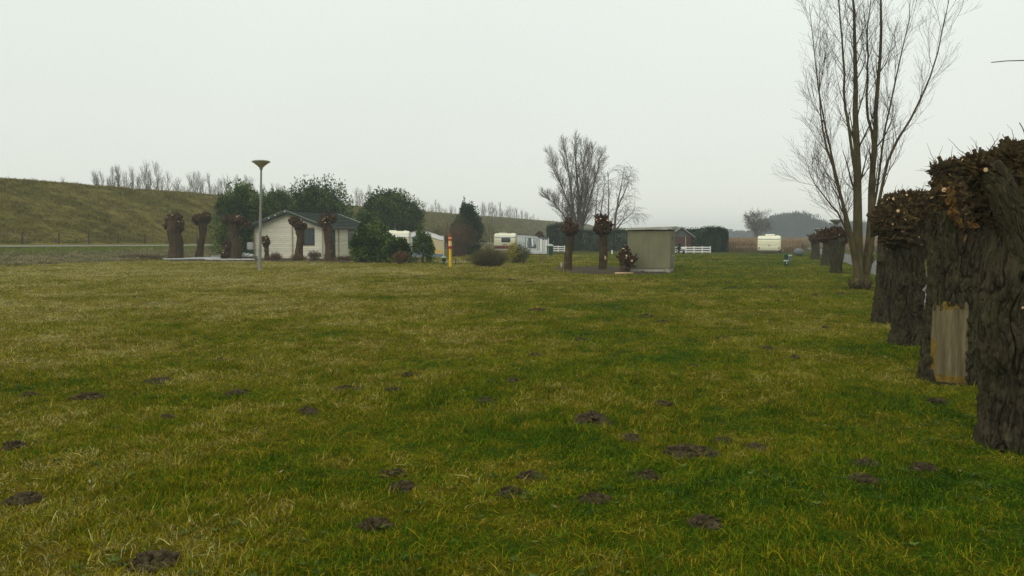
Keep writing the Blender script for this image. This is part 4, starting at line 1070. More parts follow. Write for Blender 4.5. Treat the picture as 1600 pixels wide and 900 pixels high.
# ================================================================ POLLARD WILLOWS
def pollard(label, xb, yb, path, widths, heads, seed, D=None, stubs=26, group='pollard willows on the lawn', m=None, twig=10, extra=None):
    D = D or G(xb, yb)[1]; s = D / F
    t = thing('pollard_willow', label, 'tree', (LX(xb, D), D, 0), group=group)
    zz = lambda y: H + (HOR - y) * s
    r = np.random.default_rng(seed)
    widths = [q * .84 for q in widths]; heads = [(a1, a2 + 1, a3 * 1.12, a4 * 1.12) for a1, a2, a3, a4 in heads]
    pth = [((x - xb) * s, .0, zz(y)) for x, y in path]; pth[0] = (pth[0][0], 0, -.06)
    b = B(); lm = [((float(r.uniform(-.4, .4) * widths[0] * s), -widths[1] * s * .45, float(r.uniform(.2, .95) * pth[-1][2])), float(r.uniform(.07, .16)), float(r.uniform(-.05, .07))) for _ in range(7)]
    for i_ in range(1, len(pth)): pth[i_] = (pth[i_][0] + float(r.normal()) * widths[1] * s * .07, pth[i_][1] + float(r.normal()) * .03, pth[i_][2])
    trunk_geo(b, pth, [w_ * s / 2 for w_ in widths], 90, 120, .030, seed, fx=9, fz=1.2, low=.34, lumps=lm); obj('trunk', b, m or M['bark_far'], t, True)
    hb, cb, tb, fb = B(), B(), B(), B()
    for k, (x, y, rx, ry) in enumerate(heads):
        c = np.array([(x - xb) * s, -.02 - .12 * r.random(), zz(y)]); rd = np.array([rx * s, .85 * rx * s, ry * s])
        lump_geo(hb, c, rd * .74, 4, seed * 7 + k, .5, .40, 2.4)
        for e_ in range(5):
            o_ = norm(r.normal(size=3) + np.array([0, -.3, .25])); lump_geo(hb, c + o_ * rd * .52, rd * (.34 + .24 * r.random()), 3, seed * 7 + k + 31 * e_, .5, .45, 2.6)
        n = max(6, int(stubs * rx * ry / 110)); d = norm(r.normal(size=(n, 3)) + np.array([0, -.35, .75])); ln = (.05 + .16 * r.random(n) ** 1.5)
        p0 = c + d * rd * .80; p1 = p0 + d * ln[:, None] + np.array([0, 0, .05]); ra = .022 + .042 * r.random(n) ** 1.5
        P = np.stack([p0, (p0 + p1) / 2, p1], 1); hb.tubes(P, ra[:, None] * np.array([[1.25, 1.0, 1.05]]), 6, r.random(n))
        an = np.arange(6) / 6 * 6.283
        for q in range(n):
            if r.random() < .26:
                a1 = norm(np.cross(d[q], [.3, .5, .8])); a2 = np.cross(d[q], a1); cc = p1[q] + d[q] * .004
                V = np.concatenate([[cc + d[q] * .006], cc + ra[q] * (np.cos(an)[:, None] * a1 + np.sin(an)[:, None] * a2)]); cb.add(V, t=[(0, 1 + i, 1 + (i + 1) % 6) for i in range(6)])
        nf = int(80 * rx * ry / 110); dd = norm(r.normal(size=(nf, 3)) + np.array([0, -.3, .35])); pos = c + dd * rd * (.82 + .22 * r.random((nf, 1)))
        ax = norm(dd + .8 * r.normal(size=(nf, 3))); qn = norm(np.cross(ax, r.normal(size=(nf, 3)))); fb.leaves(pos, qn, ax, .05 + .08 * r.random(nf), .02 + .03 * r.random(nf), r.random(nf))
        if twig:
            P, Rr = grow(P[:min(n, twig)], np.full((min(n, twig), 3), .006), 1, .8, 1, .4, .30, 4, .4, .2, 1, .003); tb.tubes(P, Rr, 3)
    obj('head', hb, M['head'], t, True); obj('dead_shoot', fb, M['flake'], t)
    if cb.n: obj('cut_wood', cb, M['cut'], t)
    if tb.n: obj('twig', tb, M['twig'], t)
    if extra: extra(t, s, xb, zz)
    return t
def scar(x, y, rx, ry):
    def f(t, s, xb, zz):
        g = B(); lump_geo(g, ((x - xb) * s, -6.2 * s, zz(y)), (rx * s, .6 * s, ry * s), 2, 3, .1, 0); obj('scar', g, M['cut'], t)
    return f
pollard('thick forked pollard farthest left on the lawn edge', 275, 405.5, [(275, 407), (275, 380), (274, 362), (276, 345)], [30, 24, 25, 30], [(276, 344, 12, 10), (266, 352, 8, 7), (281, 352, 9, 11)], 51, D=56)
pollard('slim leaning pollard before the grassy dike', 311, 404.5, [(311, 406), (313, 385), (318, 365), (318, 350)], [15, 12, 11, 16], [(313, 343, 9, 8), (323, 341, 9, 9)], 52, D=57)
pollard('rusty pollard with brown regrowth at its foot before the laurel', 365, 404, [(366, 406), (366, 385), (367, 365), (368, 350)], [24, 19, 17, 20], [(362, 344, 11, 8), (375, 345, 10, 8), (359, 383, 9, 9), (357, 396, 9, 8), (389, 351, 6, 5)], 53, D=56)
pollard('smallest pollard in front of the cabin gable', 417.5, 405, [(417, 406), (417, 395), (417, 384)], [9, 7, 8], [(417, 377, 6.5, 6.5), (414, 374, 4, 4)], 54, D=54, stubs=40)
pollard('knobbed pollard covering the cabin window edge', 466, 406, [(466, 408), (467, 390), (469, 370), (467, 352)], [18, 13, 11.5, 15], [(462, 345, 8, 7), (468, 352, 8, 8), (476, 353, 5, 5)], 55, D=53)
pollard('pollard with two cut heads before the cabin door', 515, 406, [(515, 408), (514, 390), (513, 370), (512, 354)], [18, 14.5, 14, 17], [(507, 346, 7.5, 8), (518, 341, 8, 7.5), (511, 353, 7, 6)], 56, D=53)
pollard('left one of the two tall pollards beside the beige cabinet', 888.5, 420.5, [(888, 422), (889, 400), (891, 380), (892, 362)], [14.5, 12.5, 12, 14], [(891, 358, 11.5, 9), (889, 351, 7, 6)], 57, D=38.5)
pollard('right tall pollard with a round head and pale scar', 942, 420, [(942, 421.5), (942, 400), (942, 382), (942, 362)], [16, 13.5, 13, 15], [(942, 354, 12.5, 13), (939, 343, 9, 7)], 58, D=39, extra=scar(945, 402.5, 1.6, 3.2), stubs=34)
pollard('short two headed stump of willow beside the beige cabinet', 980, 421, [(976, 422), (976, 412), (975, 403)], [17, 16, 14], [(975, 403, 6.5, 10), (977, 393, 5, 5.5), (988, 406, 5.5, 6), (981, 413, 7, 5)], 59, D=35.6, stubs=45)
pollard('distant pollard head peeping over the pale awning', 843, 396, [(843, 397), (843, 380), (843, 372)], [7, 6, 7], [(843, 367, 6.5, 5.5)], 60, D=92, stubs=30)
GR = 'pollard willows in the row along the path'
pollard('front thick pollard of the far group along the path', 1306, 427, [(1307, 428.5), (1306, 405), (1306, 385), (1305, 372)], [26, 22, 22, 28], [(1305, 367, 16, 10), (1313, 370, 12, 10), (1294, 368, 11, 9)], 61, D=35, group=GR, stubs=14, m=M['bark'])
pollard('middle pollard of the far group along the path', 1291, 416, [(1291, 417), (1291, 400), (1292, 382), (1292, 372)], [17, 15, 15, 20], [(1289, 369, 12, 9), (1297, 368, 11, 8)], 62, D=43.5, group=GR, stubs=14, m=M['bark'])
pollard('farthest pollard of the row before the reeds', 1273, 406.5, [(1273, 407.5), (1273, 392), (1273, 378), (1273, 372)], [16, 14, 15, 18], [(1272, 371, 10, 7), (1280, 369, 10, 8)], 63, D=56, group=GR, stubs=14, m=M['bark'])

# ---------------------------------------------------------------- the four near trunks on the right
def flakes(b, c, rd, n, r, ln=(.05, .16), wd=(.012, .04), up=.35):
    dd = norm(r.normal(size=(n, 3)) + np.array([-.1, -.35, up])); pos = c + dd * rd * (.80 + .30 * r.random((n, 1)) ** 1.5)
    ax = norm(dd * .6 + 1.0 * r.normal(size=(n, 3))); qn = norm(np.cross(ax, r.normal(size=(n, 3))))
    b.leaves(pos, qn, ax, ln[0] + (ln[1] - ln[0]) * r.random(n), wd[0] + (wd[1] - wd[0]) * r.random(n), r.random(n) ** 1.6)
def shoots(b, c, rd, n, r, L_=.25, rad=.004, up=.9, bend=.25):
    dd = norm(r.normal(size=(n, 3)) + np.array([0, -.2, up])); p = c + dd * rd * .9; d = norm(dd + .5 * r.normal(size=(n, 3))); pts = [p]
    l = L_ * (.4 + r.random(n))[:, None] / 4
    for k in range(4): pts.append(pts[-1] + d * l); d = norm(d + bend * r.normal(size=(n, 3)))
    b.tubes(np.stack(pts, 1), np.tile(np.array([1, .9, .75, .55, .35]) * rad, (n, 1)), 4, r.random(n))
def stubs_near(hb, cb, c, rd, n, r, ra=(.015, .04), ln=(.04, .13), pc=.35):
    d = norm(r.normal(size=(n, 3)) + np.array([0, -.4, .5])); p0 = c + d * rd * .86; l = ln[0] + (ln[1] - ln[0]) * r.random(n); p1 = p0 + norm(d + .3 * r.normal(size=(n, 3))) * l[:, None]; q = ra[0] + (ra[1] - ra[0]) * r.random(n)
    hb.tubes(np.stack([p0, p0 * .5 + p1 * .5, p1], 1), q[:, None] * np.array([[1.4, 1.05, 1.0]]), 9, r.random(n), cap=True)
    an = np.arange(9) / 9 * 6.283
    for k in range(n):
        if r.random() < pc:
            a = norm(p1[k] - p0[k]); a1 = norm(np.cross(a, [.31, .5, .8])); a2 = np.cross(a, a1); cc = p1[k] + a * .003
            V = np.concatenate([[cc + a * .003], cc + q[k] * .95 * (np.cos(an)[:, None] * a1 + np.sin(an)[:, None] * a2)]); cb.add(V, t=[(0, 1 + i, 1 + (i + 1) % 9) for i in range(9)])

def near_willow(label, xb, yb, D=None):
    D = D or G(xb, yb)[1]; s = D / F; t = thing('pollard_willow', label, 'tree', (LX(xb, D), D, float(gz(LX(xb, D), D))), group=GR)
    return t, s, (lambda x: (x - xb) * s), (lambda y: H + (HOR - y) * s)

r = np.random.default_rng(90)
# fourth trunk, mostly hidden behind the third
t, s, X, Z = near_willow('dark trunk half hidden behind the third near willow', 1389, 504)
b = B(); trunk_geo(b, [(X(1390), 0, -.08), (X(1391), 0, Z(440)), (X(1393), 0, Z(395)), (X(1400), 0, Z(345))], [24 * s, 19 * s, 19 * s, 24 * s], 260, 320, .042, 71, fx=14, fz=1.9,  lumps=[((X(1374), -.1, Z(406)), .09, .09)]); obj('trunk', b, M['bark'], t, True)
hb, fb = B(), B(); lump_geo(hb, (X(1402), .1, Z(345)), (34 * s, 30 * s, 26 * s), 5, 72, .4, .35, 2.6); flakes(fb, np.array([X(1402), .1, Z(345)]), np.array([34, 30, 26]) * s, 500, r)
obj('head', hb, M['head_near'], t, True); obj('dead_shoot', fb, M['flake'], t)
# third trunk with a big shaggy head
t, s, X, Z = near_willow('third near willow with a broad shaggy brown head', 1421, 538)
b = B(); trunk_geo(b, [(X(1424), 0, -.08), (X(1423), 0, Z(490)), (X(1420), 0, Z(440)), (X(1420), 0, Z(395)), (X(1420), 0, Z(350))], [28 * s, 21 * s, 20 * s, 23 * s, 31 * s], 420, 460, .042, 73, fx=14, fz=1.8, low=.20,
                   lumps=[((X(1398), -.15, Z(480)), .08, .05), ((X(1444), -.16, Z(440)), .085, .085), ((X(1433), -.24, Z(470)), .08, .07), ((X(1434), -.33, Z(468)), .04, -.14), ((X(1431), -.26, Z(437)), .035, -.10), ((X(1425), -.26, Z(495)), .04, -.10), ((X(1442), -.18, Z(520)), .09, .08), ((X(1400), -.12, Z(530)), .08, .06), ((X(1402), -.16, Z(420)), .07, -.04)])
obj('trunk', b, M['bark'], t, True)
hb, cb, fb, tb = B(), B(), B(), B()
for k, (x, y, rx, ry, dy) in enumerate([(1402, 345, 34, 34, -.02), (1432, 340, 34, 34, .05), (1410, 325, 30, 20, 0), (1440, 322, 30, 20, .05), (1388, 338, 22, 24, 0), (1395, 318, 18, 12, .05), (1422, 312, 26, 12, .05), (1405, 372, 28, 16, -.04), (1432, 375, 22, 14, -.04)]):
    c = np.array([X(x), dy, Z(y)]); rd = np.array([rx, rx * .95, ry]) * s
    lump_geo(hb, c, rd * .86, 5, 80 + k, .42, .42, 2.5)
    low_ = y > 360
    flakes(fb, c, rd * .98, 260 if low_ else 900, r, (.03, .11), (.010, .032), 0 if low_ else .5)
    stubs_near(hb, cb, c, rd, 14 if low_ else 46, r, (.012, .032), (.03, .09), .12)
    if not low_: shoots(tb, c, rd, 16, r, .16, .0035)
obj('head', hb, M['head_near'], t, True); obj('dead_shoot', fb, M['flake'], t); obj('cut_wood', cb, M['cut'], t); obj('twig', tb, M['twig'], t)
# second trunk with the stripped patch and the hollow knuckle
t, s, X, Z = near_willow('second near willow with a stripped pale wood patch low down', 1496, 593)
pa = (X(1450), X(1493), Z(590), Z(480)); ctrx = X(1494)
b = B()
def flatten(V, d, q):
    # the bark is torn away between these bounds: the surface there is smooth and set back
    x, z = V[..., 0], V[..., 2]; edge = .02 * vn(np.stack([x * 22, z * 22, 0 * x], -1), 5)
    inside = (V[..., 1] < -.05) & (x > pa[0] + edge) & (x < pa[1] + edge) & (z < pa[3] + edge * 1.6 + .06 * np.clip((x - pa[0]) / (pa[1] - pa[0]), 0, 1)) & (z > .03)
    C = np.array([ctrx, 0]); dx = V[..., 0] - C[0]; rr = np.sqrt(dx ** 2 + V[..., 1] ** 2)
    V = V.copy(); k = np.where(inside, .278 / rr, 1.0)
    V[..., 0] = C[0] + dx * k; V[..., 1] = V[..., 1] * k
    return V
trunk_geo(b, [(X(1493), 0, -.08), (X(1494), 0, Z(550)), (X(1496), 0, Z(480)), (X(1498), 0, Z(400)), (X(1500), 0, Z(330))], [50 * s, 42 * s, 40 * s, 41 * s, 47 * s], 520, 560, .042, 74, fx=15, fz=1.9, low=.16, flat=flatten)
obj('trunk', b, M['bark'], t, True)
# the stripped wood itself: a curved sheet just under the torn bark edge
nx_, nz_ = 40, 60; a0, a1 = math.asin(max(-.97, (pa[0] - ctrx) / .296)) , math.asin(min(.97, (pa[1] - ctrx) / .296))
an = np.linspace(a0 - .06, a1 + .06, nx_); zz = np.linspace(.0, pa[3] + .10, nz_)
AN, ZZ = np.meshgrid(an, zz); rr_ = .284 + .006 * fbm(np.stack([AN * 9, ZZ * 1.2, 0 * AN], -1), 3, 6)
V = np.stack([ctrx + np.sin(AN) * rr_, -np.cos(AN) * rr_, ZZ], -1)
i = np.arange(nz_ - 1)[:, None] * nx_ + np.arange(nx_ - 1); Q = np.stack([i, i + 1, i + nx_ + 1, i + nx_], -1).reshape(-1, 4)
# keep only faces where the bark is torn away; a ragged top and ochre rim
edge = .02 * vn(np.stack([V[..., 0] * 22, V[..., 2] * 22, 0 * AN], -1), 5)
keep = ((V[..., 0] > pa[0] - .02 + edge) & (V[..., 2] < pa[3] + .03 + edge * 1.6 + .06)).reshape(-1)
Q = Q[keep[Q].all(1)]
rim = (np.abs(V[..., 0] - pa[0] - .02) < .028 + .05 * vn(np.stack([V[..., 0] * 9, V[..., 2] * 5, 0 * AN], -1), 8)).reshape(-1) | (V[..., 2] > pa[3] + .02 + .03 * vn(V * 14, 9)).reshape(-1) * (V[..., 0] < ctrx - .06).reshape(-1) | (V[..., 2] < .10 + .05 * vn(V * 12, 10)).reshape(-1)
g = B(); V_ = V.reshape(-1, 3); isr = rim[Q].mean(1) > .5
g.add(V_, Q[~isr], mat=0); g.add(V_ , Q[isr], mat=1); obj('stripped_wood', g, [M['bare_wood'], M['ochre_wood']], t, True)
hb, cb, fb, tb, wb = B(), B(), B(), B(), B()
for k, (x, y, rx, ry, dy) in enumerate([(1475, 300, 24, 46, -.02), (1500, 300, 36, 40, .12), (1530, 275, 28, 24, .05), (1484, 264, 30, 14, .02), (1520, 300, 26, 50, .06), (1466, 325, 16, 24, .0)]):
    c = np.array([X(x), dy, Z(y)]); rd = np.array([rx, rx * .9, ry]) * s
    lump_geo(hb, c, rd * .88, 5, 110 + k, .40, .40, 2.4); flakes(fb, c, rd, 170, r, (.03, .12), (.008, .028), .4)
    stubs_near(hb, cb, c, rd, 16, r, (.010, .03), (.03, .10), .2); shoots(tb, c, rd, 14, r, .22, .0035)
# hollow knuckle: an orange rotten rim curling round a dark hole
trunk_geo(wb, [(X(1496), -.36, Z(288)), (X(1507), -.38, Z(301)), (X(1513), -.38, Z(317)), (X(1506), -.38, Z(333)), (X(1494), -.37, Z(344)), (X(1484), -.35, Z(350))], [.030, .046, .050, .052, .045, .025], 60, 160, .045, 77, low=.35, fx=22, fz=9)
trunk_geo(wb, [(X(1466), -.22, Z(284)), (X(1461), -.27, Z(308)), (X(1464), -.29, Z(330)), (X(1473), -.30, Z(350)), (X(1482), -.28, Z(358))], [.016, .022, .026, .030, .016], 60, 160, .04, 79, low=.4, fx=22, fz=9)
for pc_ in ((1466, 300), (1470, 335), (1486, 352), (1508, 310), (1500, 335)): flakes(fb, np.array([X(pc_[0]), -.32, Z(pc_[1])]), np.array([.07, .05, .09]), 40, r, (.04, .12), (.008, .025), .2)
obj('head', hb, M['head_near'], t, True); obj('dead_shoot', fb, M['flake'], t); obj('cut_wood', cb, M['cut'], t); obj('twig', tb, M['twig'], t); obj('hollow_rim', wb, M['orange_wood'], t, True)
# nearest trunk at the frame edge with the limb leaning left
t, s, X, Z = near_willow('nearest willow at the right edge with a limb leaning left', 1592, 703)
b = B()
trunk_geo(b, [(X(1592), 0, -.10), (X(1590), 0, Z(640)), (X(1590), 0, Z(560)), (X(1588), 0, Z(480)), (X(1594), .02, Z(415)), (X(1604), .08, Z(365)), (X(1612), .14, Z(335))], [50 * s, 42 * s, 42 * s, 50 * s, 54 * s, 46 * s, 36 * s], 640, 800, .038, 75, fx=15, fz=2.0, low=.15,
          lumps=[((X(1556), -.18, Z(440)), .12, .085), ((X(1566), -.30, Z(438)), .050, -.16), ((X(1560), -.28, Z(452)), .03, -.06), ((X(1590), -.25, Z(485)), .11, .07), ((X(1576), -.25, Z(606)), .050, -.13), ((X(1579), -.25, Z(625)), .045, -.12), ((X(1577), -.24, Z(585)), .035, -.06), ((X(1556), -.16, Z(690)), .10, .07), ((X(1606), -.2, Z(695)), .12, .07), ((X(1550), -.12, Z(600)), .09, -.035), ((X(1545), -.1, Z(560)), .12, .02)])
obj('trunk', b, M['bark'], t, True)
b = B(); trunk_geo(b, [(X(1606), -.06, Z(455)), (X(1590), -.12, Z(408)), (X(1567), -.15, Z(358)), (X(1547), -.16, Z(318)), (X(1530), -.15, Z(286)), (X(1520), -.14, Z(268))], [.15, .118, .100, .092, .088, .075], 320, 420, .020, 76, fx=20, fz=2.0, low=.12); obj('limb', b, M['bark'], t, True)
hb, cb, fb, tb, wb = B(), B(), B(), B(), B()
for k, (x, y, rx, ry, dy) in enumerate([(1568, 275, 34, 32, .18), (1600, 262, 44, 34, .12), (1625, 300, 52, 56, .05), (1578, 318, 34, 36, .24), (1548, 262, 20, 16, .2), (1650, 262, 50, 36, .05), (1592, 350, 34, 36, .10), (1510, 272, 15, 10, -.12), (1600, 390, 30, 24, .05)]):
    c = np.array([X(x), dy, Z(y)]); rd = np.array([rx, rx * .9, ry]) * s
    lump_geo(hb, c, rd * .86, 5, 140 + k, .42, .42, 2.6); flakes(fb, c, rd, 120, r, (.02, .09), (.006, .02), .4)
    stubs_near(hb, cb, c, rd, 24, r, (.008, .022), (.03, .09), .10); shoots(tb, c, rd, 12, r, .18, .0028)
stubs_near(hb, cb, np.array([X(1594), -.22, Z(484)]), np.array([.11, .08, .09]), 26, r, (.008, .02), (.02, .07), .2)
g = B(); flakes(g, np.array([X(1596), -.24, Z(488)]), np.array([.10, .08, .09]), 60, r, (.03, .10), (.008, .022), .0); obj('splintered_wood', g, M['ochre_wood'], t)
lump_geo(hb, (X(1595), -.20, Z(485)), (.11, .08, .09), 4, 160, .5, .4, 3)
cbv = B(); 
cbv.tubes(np.array([[[X(1582), -.12, Z(336)], [X(1600), -.24, Z(340)]]]), np.array([[.055, .05]]), 14, cap=True); obj('cut_stub', cbv, M['bare_wood'], t)
# single shoots standing up out of the head
tb.tubes(poly([(X(1593), .0, Z(260)), (X(1593), -.02, Z(230)), (X(1589), -.02, Z(212)), (X(1584), 0, Z(199))], [.006, .005, .004, .003])[0], poly([(0, 0, 0), (1, 0, 0)], [.006, .0045, .003])[1], 5)
tb.tubes(poly([(X(1590), .1, Z(246)), (X(1580), .1, Z(228)), (X(1571), .1, Z(214))], [1])[0], np.linspace(.0045, .002, 14), 5)
tb.tubes(poly([(X(1560), .1, Z(252)), (X(1548), .08, Z(246)), (X(1530), .06, Z(241))], [1])[0], np.linspace(.004, .002, 14), 5)
tb.tubes(poly([(X(1700), .1, Z(250)), (X(1712), .1, Z(170)), (X(1690), .05, Z(118)), (X(1640), .0, Z(104)), (X(1590), .0, Z(104.5)), (X(1550), 0, Z(105)), (X(1537), 0, Z(107.5))], [1])[0], np.linspace(.0065, .0032, 14), 5)
obj('head', hb, M['head_near'], t, True); obj('dead_shoot', fb, M['flake'], t); obj('cut_wood', cb, M['cut'], t); obj('twig', tb, M['twig'], t)
# fresh twigs over the second head
# ================================================================ BIG BARE WILLOW BY THE PATH
D = G(1344, 452)[1]; s = D / F; t = thing('bare_willow', 'tall leafless many stemmed willow beside the path', 'tree', (LX(1344, D), D, 0))
X = lambda x: (x - 1344) * s; Z = lambda y: H + (HOR - y) * s
st = lambda *a: [(X(x), dy, Z(y)) for x, y, dy in a]
main = [(st((1343, 456, 0), (1340, 400, -.02), (1338, 320, 0), (1335, 230, .1), (1330, 140, .1), (1332, 60, .2), (1326, -20, .3), (1322, -60, .4)), [.175, .14, .115, .085, .06, .038, .014]),
        (st((1346, 455, .04), (1361, 398, .12), (1364, 320, .2), (1367, 230, .3), (1370, 140, .3), (1376, 40, .4), (1374, -30, .5), (1380, -70, .5)), [.15, .125, .092, .068, .048, .034, .013]),
        (st((1340, 436, -.1), (1328, 385, -.2), (1313, 340, -.4), (1296, 296, -.5), (1283, 262, -.6), (1265, 208, -.7), (1257, 140, -.8), (1256, 108, -.8)), [.09, .072, .05, .04, .028, .017, .007]),
        (st((1352, 425, -.05), (1366, 300, -.3), (1376, 238, -.4), (1407, 184, -.6), (1427, 130, -.7), (1434, 90, -.8), (1441, 40, -.9), (1445, -5, -1)), [.075, .058, .042, .033, .024, .015, .006]),
        (st((1340, 425, .1), (1328, 350, .3), (1320, 300, .5), (1300, 200, .8), (1288, 120, 1.0), (1285, 60, 1.1), (1278, 0, 1.2)), [.06, .042, .032, .024, .016, .007]),
        (st((1352, 430, .2), (1370, 360, .5), (1384, 290, .7), (1398, 200, .9), (1415, 120, 1.0), (1432, 50, 1.1), (1440, -10, 1.2)), [.06, .043, .033, .025, .018, .008]),
        (st((1341, 430, 0), (1325, 372, -.1), (1304, 336, -.2), (1280, 308, -.3), (1260, 288, -.4), (1250, 262, -.5)), [.045, .035, .026, .018, .008]),
        (st((1338, 300, 0), (1322, 240, -.2), (1308, 170, -.3), (1300, 90, -.4), (1290, 20, -.5), (1280, -30, -.5)), [.05, .042, .034, .024, .012]),
        (st((1366, 225, .3), (1352, 170, .2), (1350, 110, .1), (1345, 40, 0), (1350, -30, 0)), [.045, .036, .026, .016, .008])]
tb, cb, lev = bare_tree_geo(main, [
    dict(n=17, t0=.26, t1=.98, ang=.46, length=1.65, K=8, up=.45, jit=.07, rr=.32, rmin=.005, fade=.55, side=5, lj=.45),
    dict(n=6, t0=.15, t1=.98, ang=.5, length=.9, K=6, up=.28, jit=.09, rr=.5, rmin=.0032, fade=.4, side=3),
    dict(n=4, t0=.2, t1=1, ang=.5, length=.42, K=4, up=.2, jit=.1, rr=.6, rmin=.0022, fade=.3, side=3)])
for (x, y, dy, ra) in ((1362, 385, .1, .10), (1360, 405, .1, .13), (1355, 418, .1, .12), (1337, 442, -.1, .12), (1352, 444, 0, .12)): lump_geo(tb, (X(x), dy, Z(y)), (ra, ra, ra * 1.3), 4, int(x), .4, .3)
obj('trunk', tb, M['limb'], t, True); obj('crown', cb, M['twig'], t)
g = B(); n = 70; a = r.random(n) * 6.28; p0 = np.stack([np.cos(a) * .25, np.sin(a) * .25, np.full(n, -.02)], -1); p1 = p0 * 1.5 + np.array([0, 0, .4]) * r.random((n, 1)) + .1 * r.normal(size=(n, 3)); p1[:, 2] = np.abs(p1[:, 2]) + .05
g.tubes(np.stack([p0, (p0 + p1) / 2 + .02 * r.normal(size=(n, 3)), p1], 1), np.tile([.012, .009, .005], (n, 1)), 4); obj('sucker_shoot', g, M['twig'], t)

# ================================================================ CENTRE BARE TREES
def vase_tree(label, xb, D, ytop, stems, spec, m, seed, tm=None):
    s = D / F; t = thing('bare_tree', label, 'tree', (LX(xb, D), D, 0)); X = lambda x: (x - xb) * s; Z = lambda y: H + (HOR - y) * s
    ms = [([(X(x), dy, Z(y)) for x, y, dy in p], rd) for p, rd in stems]
    for p, rd in ms: p[0] = (p[0][0], p[0][1], min(p[0][2], -.1) if p[0][2] < .3 else p[0][2])
    tb, cb, lev = bare_tree_geo(ms, spec); obj('trunk', tb, tm or m, t, True); obj('crown', cb, m, t); return t
vase_tree('dense upright leafless tree behind the left centre pollard', 902, 98, 210,
    [([(904, 392, 0), (905, 350, 0), (904, 305, .1), (900, 268, .2), (897, 226, .3)], [.38, .30, .19, .10, .03]),
     ([(902, 392, 0), (898, 355, -.2), (893, 310, -.4), (887, 268, -.5), (882, 232, -.6)], [.26, .22, .14, .08, .02]),
     ([(901, 385, 0), (890, 352, .3), (878, 332, .6), (866, 317, .9), (857, 309, 1.0)], [.16, .13, .09, .05, .02]),
     ([(904, 385, 0), (908, 350, -.4), (914, 305, -.8), (919, 270, -1), (923, 240, -1.2)], [.22, .18, .12, .07, .02]),
     ([(905, 385, .1), (912, 345, .4), (922, 310, .7), (932, 275, .9), (937, 245, 1)], [.17, .13, .09, .05, .02]),
     ([(901, 370, 0), (892, 330, .5), (880, 295, 1), (868, 265, 1.2), (864, 248, 1.3)], [.16, .12, .08, .05, .02]),
     ([(904, 360, 0), (909, 300, .5), (912, 265, .7), (912, 234, .8)], [.14, .10, .06, .02])],
    [dict(n=29, t0=.16, t1=.99, ang=.46, length=2.4, K=7, up=.42, jit=.06, rr=.36, rmin=.016, fade=.6, side=4),
     dict(n=8, t0=.2, t1=1, ang=.45, length=1.15, K=6, up=.25, jit=.07, rr=.5, rmin=.010, fade=.4, side=3),
     dict(n=4, t0=.3, t1=1, ang=.45, length=.7, K=4, up=.2, jit=.08, rr=.6, rmin=.0085, fade=.3, side=3)], M['twig_grey'], 3)
vase_tree('leafless birch with drooping twigs left of the beige cabinet', 962, 95, 250,
    [([(958, 392, 0), (960, 350, 0), (965, 315, .2), (971, 288, .2), (974, 266, .3)], [.20, .16, .11, .07, .02]),
     ([(948, 392, .3), (950, 345, .2), (951, 310, .1), (950, 288, 0), (949, 270, 0)], [.17, .14, .09, .05, .02]),
     ([(958, 365, 0), (970, 348, -.3), (980, 338, -.5), (988, 332, -.6)], [.10, .08, .05, .02]),
     ([(962, 330, 0), (974, 305, .4), (980, 290, .6), (983, 275, .8)], [.10, .07, .05, .02]),
     ([(925, 392, .5), (930, 350, .4), (932, 310, .3), (934, 285, .3)], [.12, .09, .05, .02]),
     ([(938, 392, .3), (936, 345, .1), (942, 305, -.2), (944, 272, -.3)], [.12, .09, .05, .02])],
    [dict(n=11, t0=.3, t1=.99, ang=.70, length=1.8, K=6, up=.05, jit=.1, rr=.42, rmin=.015, fade=.4, side=3),
     dict(n=7, t0=.3, t1=1, ang=.6, length=1.3, K=6, up=-.75, jit=.07, rr=.5, rmin=.009, fade=.2, side=3),
     dict(n=2, t0=.3, t1=1, ang=.4, length=.8, K=4, up=-.6, jit=.07, rr=.6, rmin=.007, fade=.2, side=3)], M['twig_grey'], 4)
vase_tree('solitary round crowned leafless tree beyond the reeds', 1180, 190, 337,
    [([(1180, 380, 0), (1180, 365, 0), (1174, 350, .3), (1168, 341, .6)], [.45, .38, .22, .05]),
     ([(1181, 380, 0), (1182, 362, 0), (1186, 349, -.3), (1188, 339, -.4)], [.38, .3, .18, .05]),
     ([(1181, 372, 0), (1188, 362, .6), (1195, 355, 1), (1199, 351, 1)], [.25, .2, .12, .05]),
     ([(1180, 368, 0), (1178, 352, .6), (1178, 344, 1), (1179, 338, 1)], [.22, .17, .1, .05])],
    [dict(n=16, t0=.3, t1=.99, ang=.8, length=2.6, K=5, up=.05, jit=.1, rr=.45, rmin=.04, fade=.4, side=3),
     dict(n=8, t0=.2, t1=1, ang=.7, length=1.3, K=4, up=.05, jit=.1, rr=.55, rmin=.022, fade=.3, side=3),
     dict(n=4, t0=.2, t1=1, ang=.7, length=.7, K=3, up=.05, jit=.1, rr=.6, rmin=.018, fade=.3, side=3)], M['twig_grey'], 5)

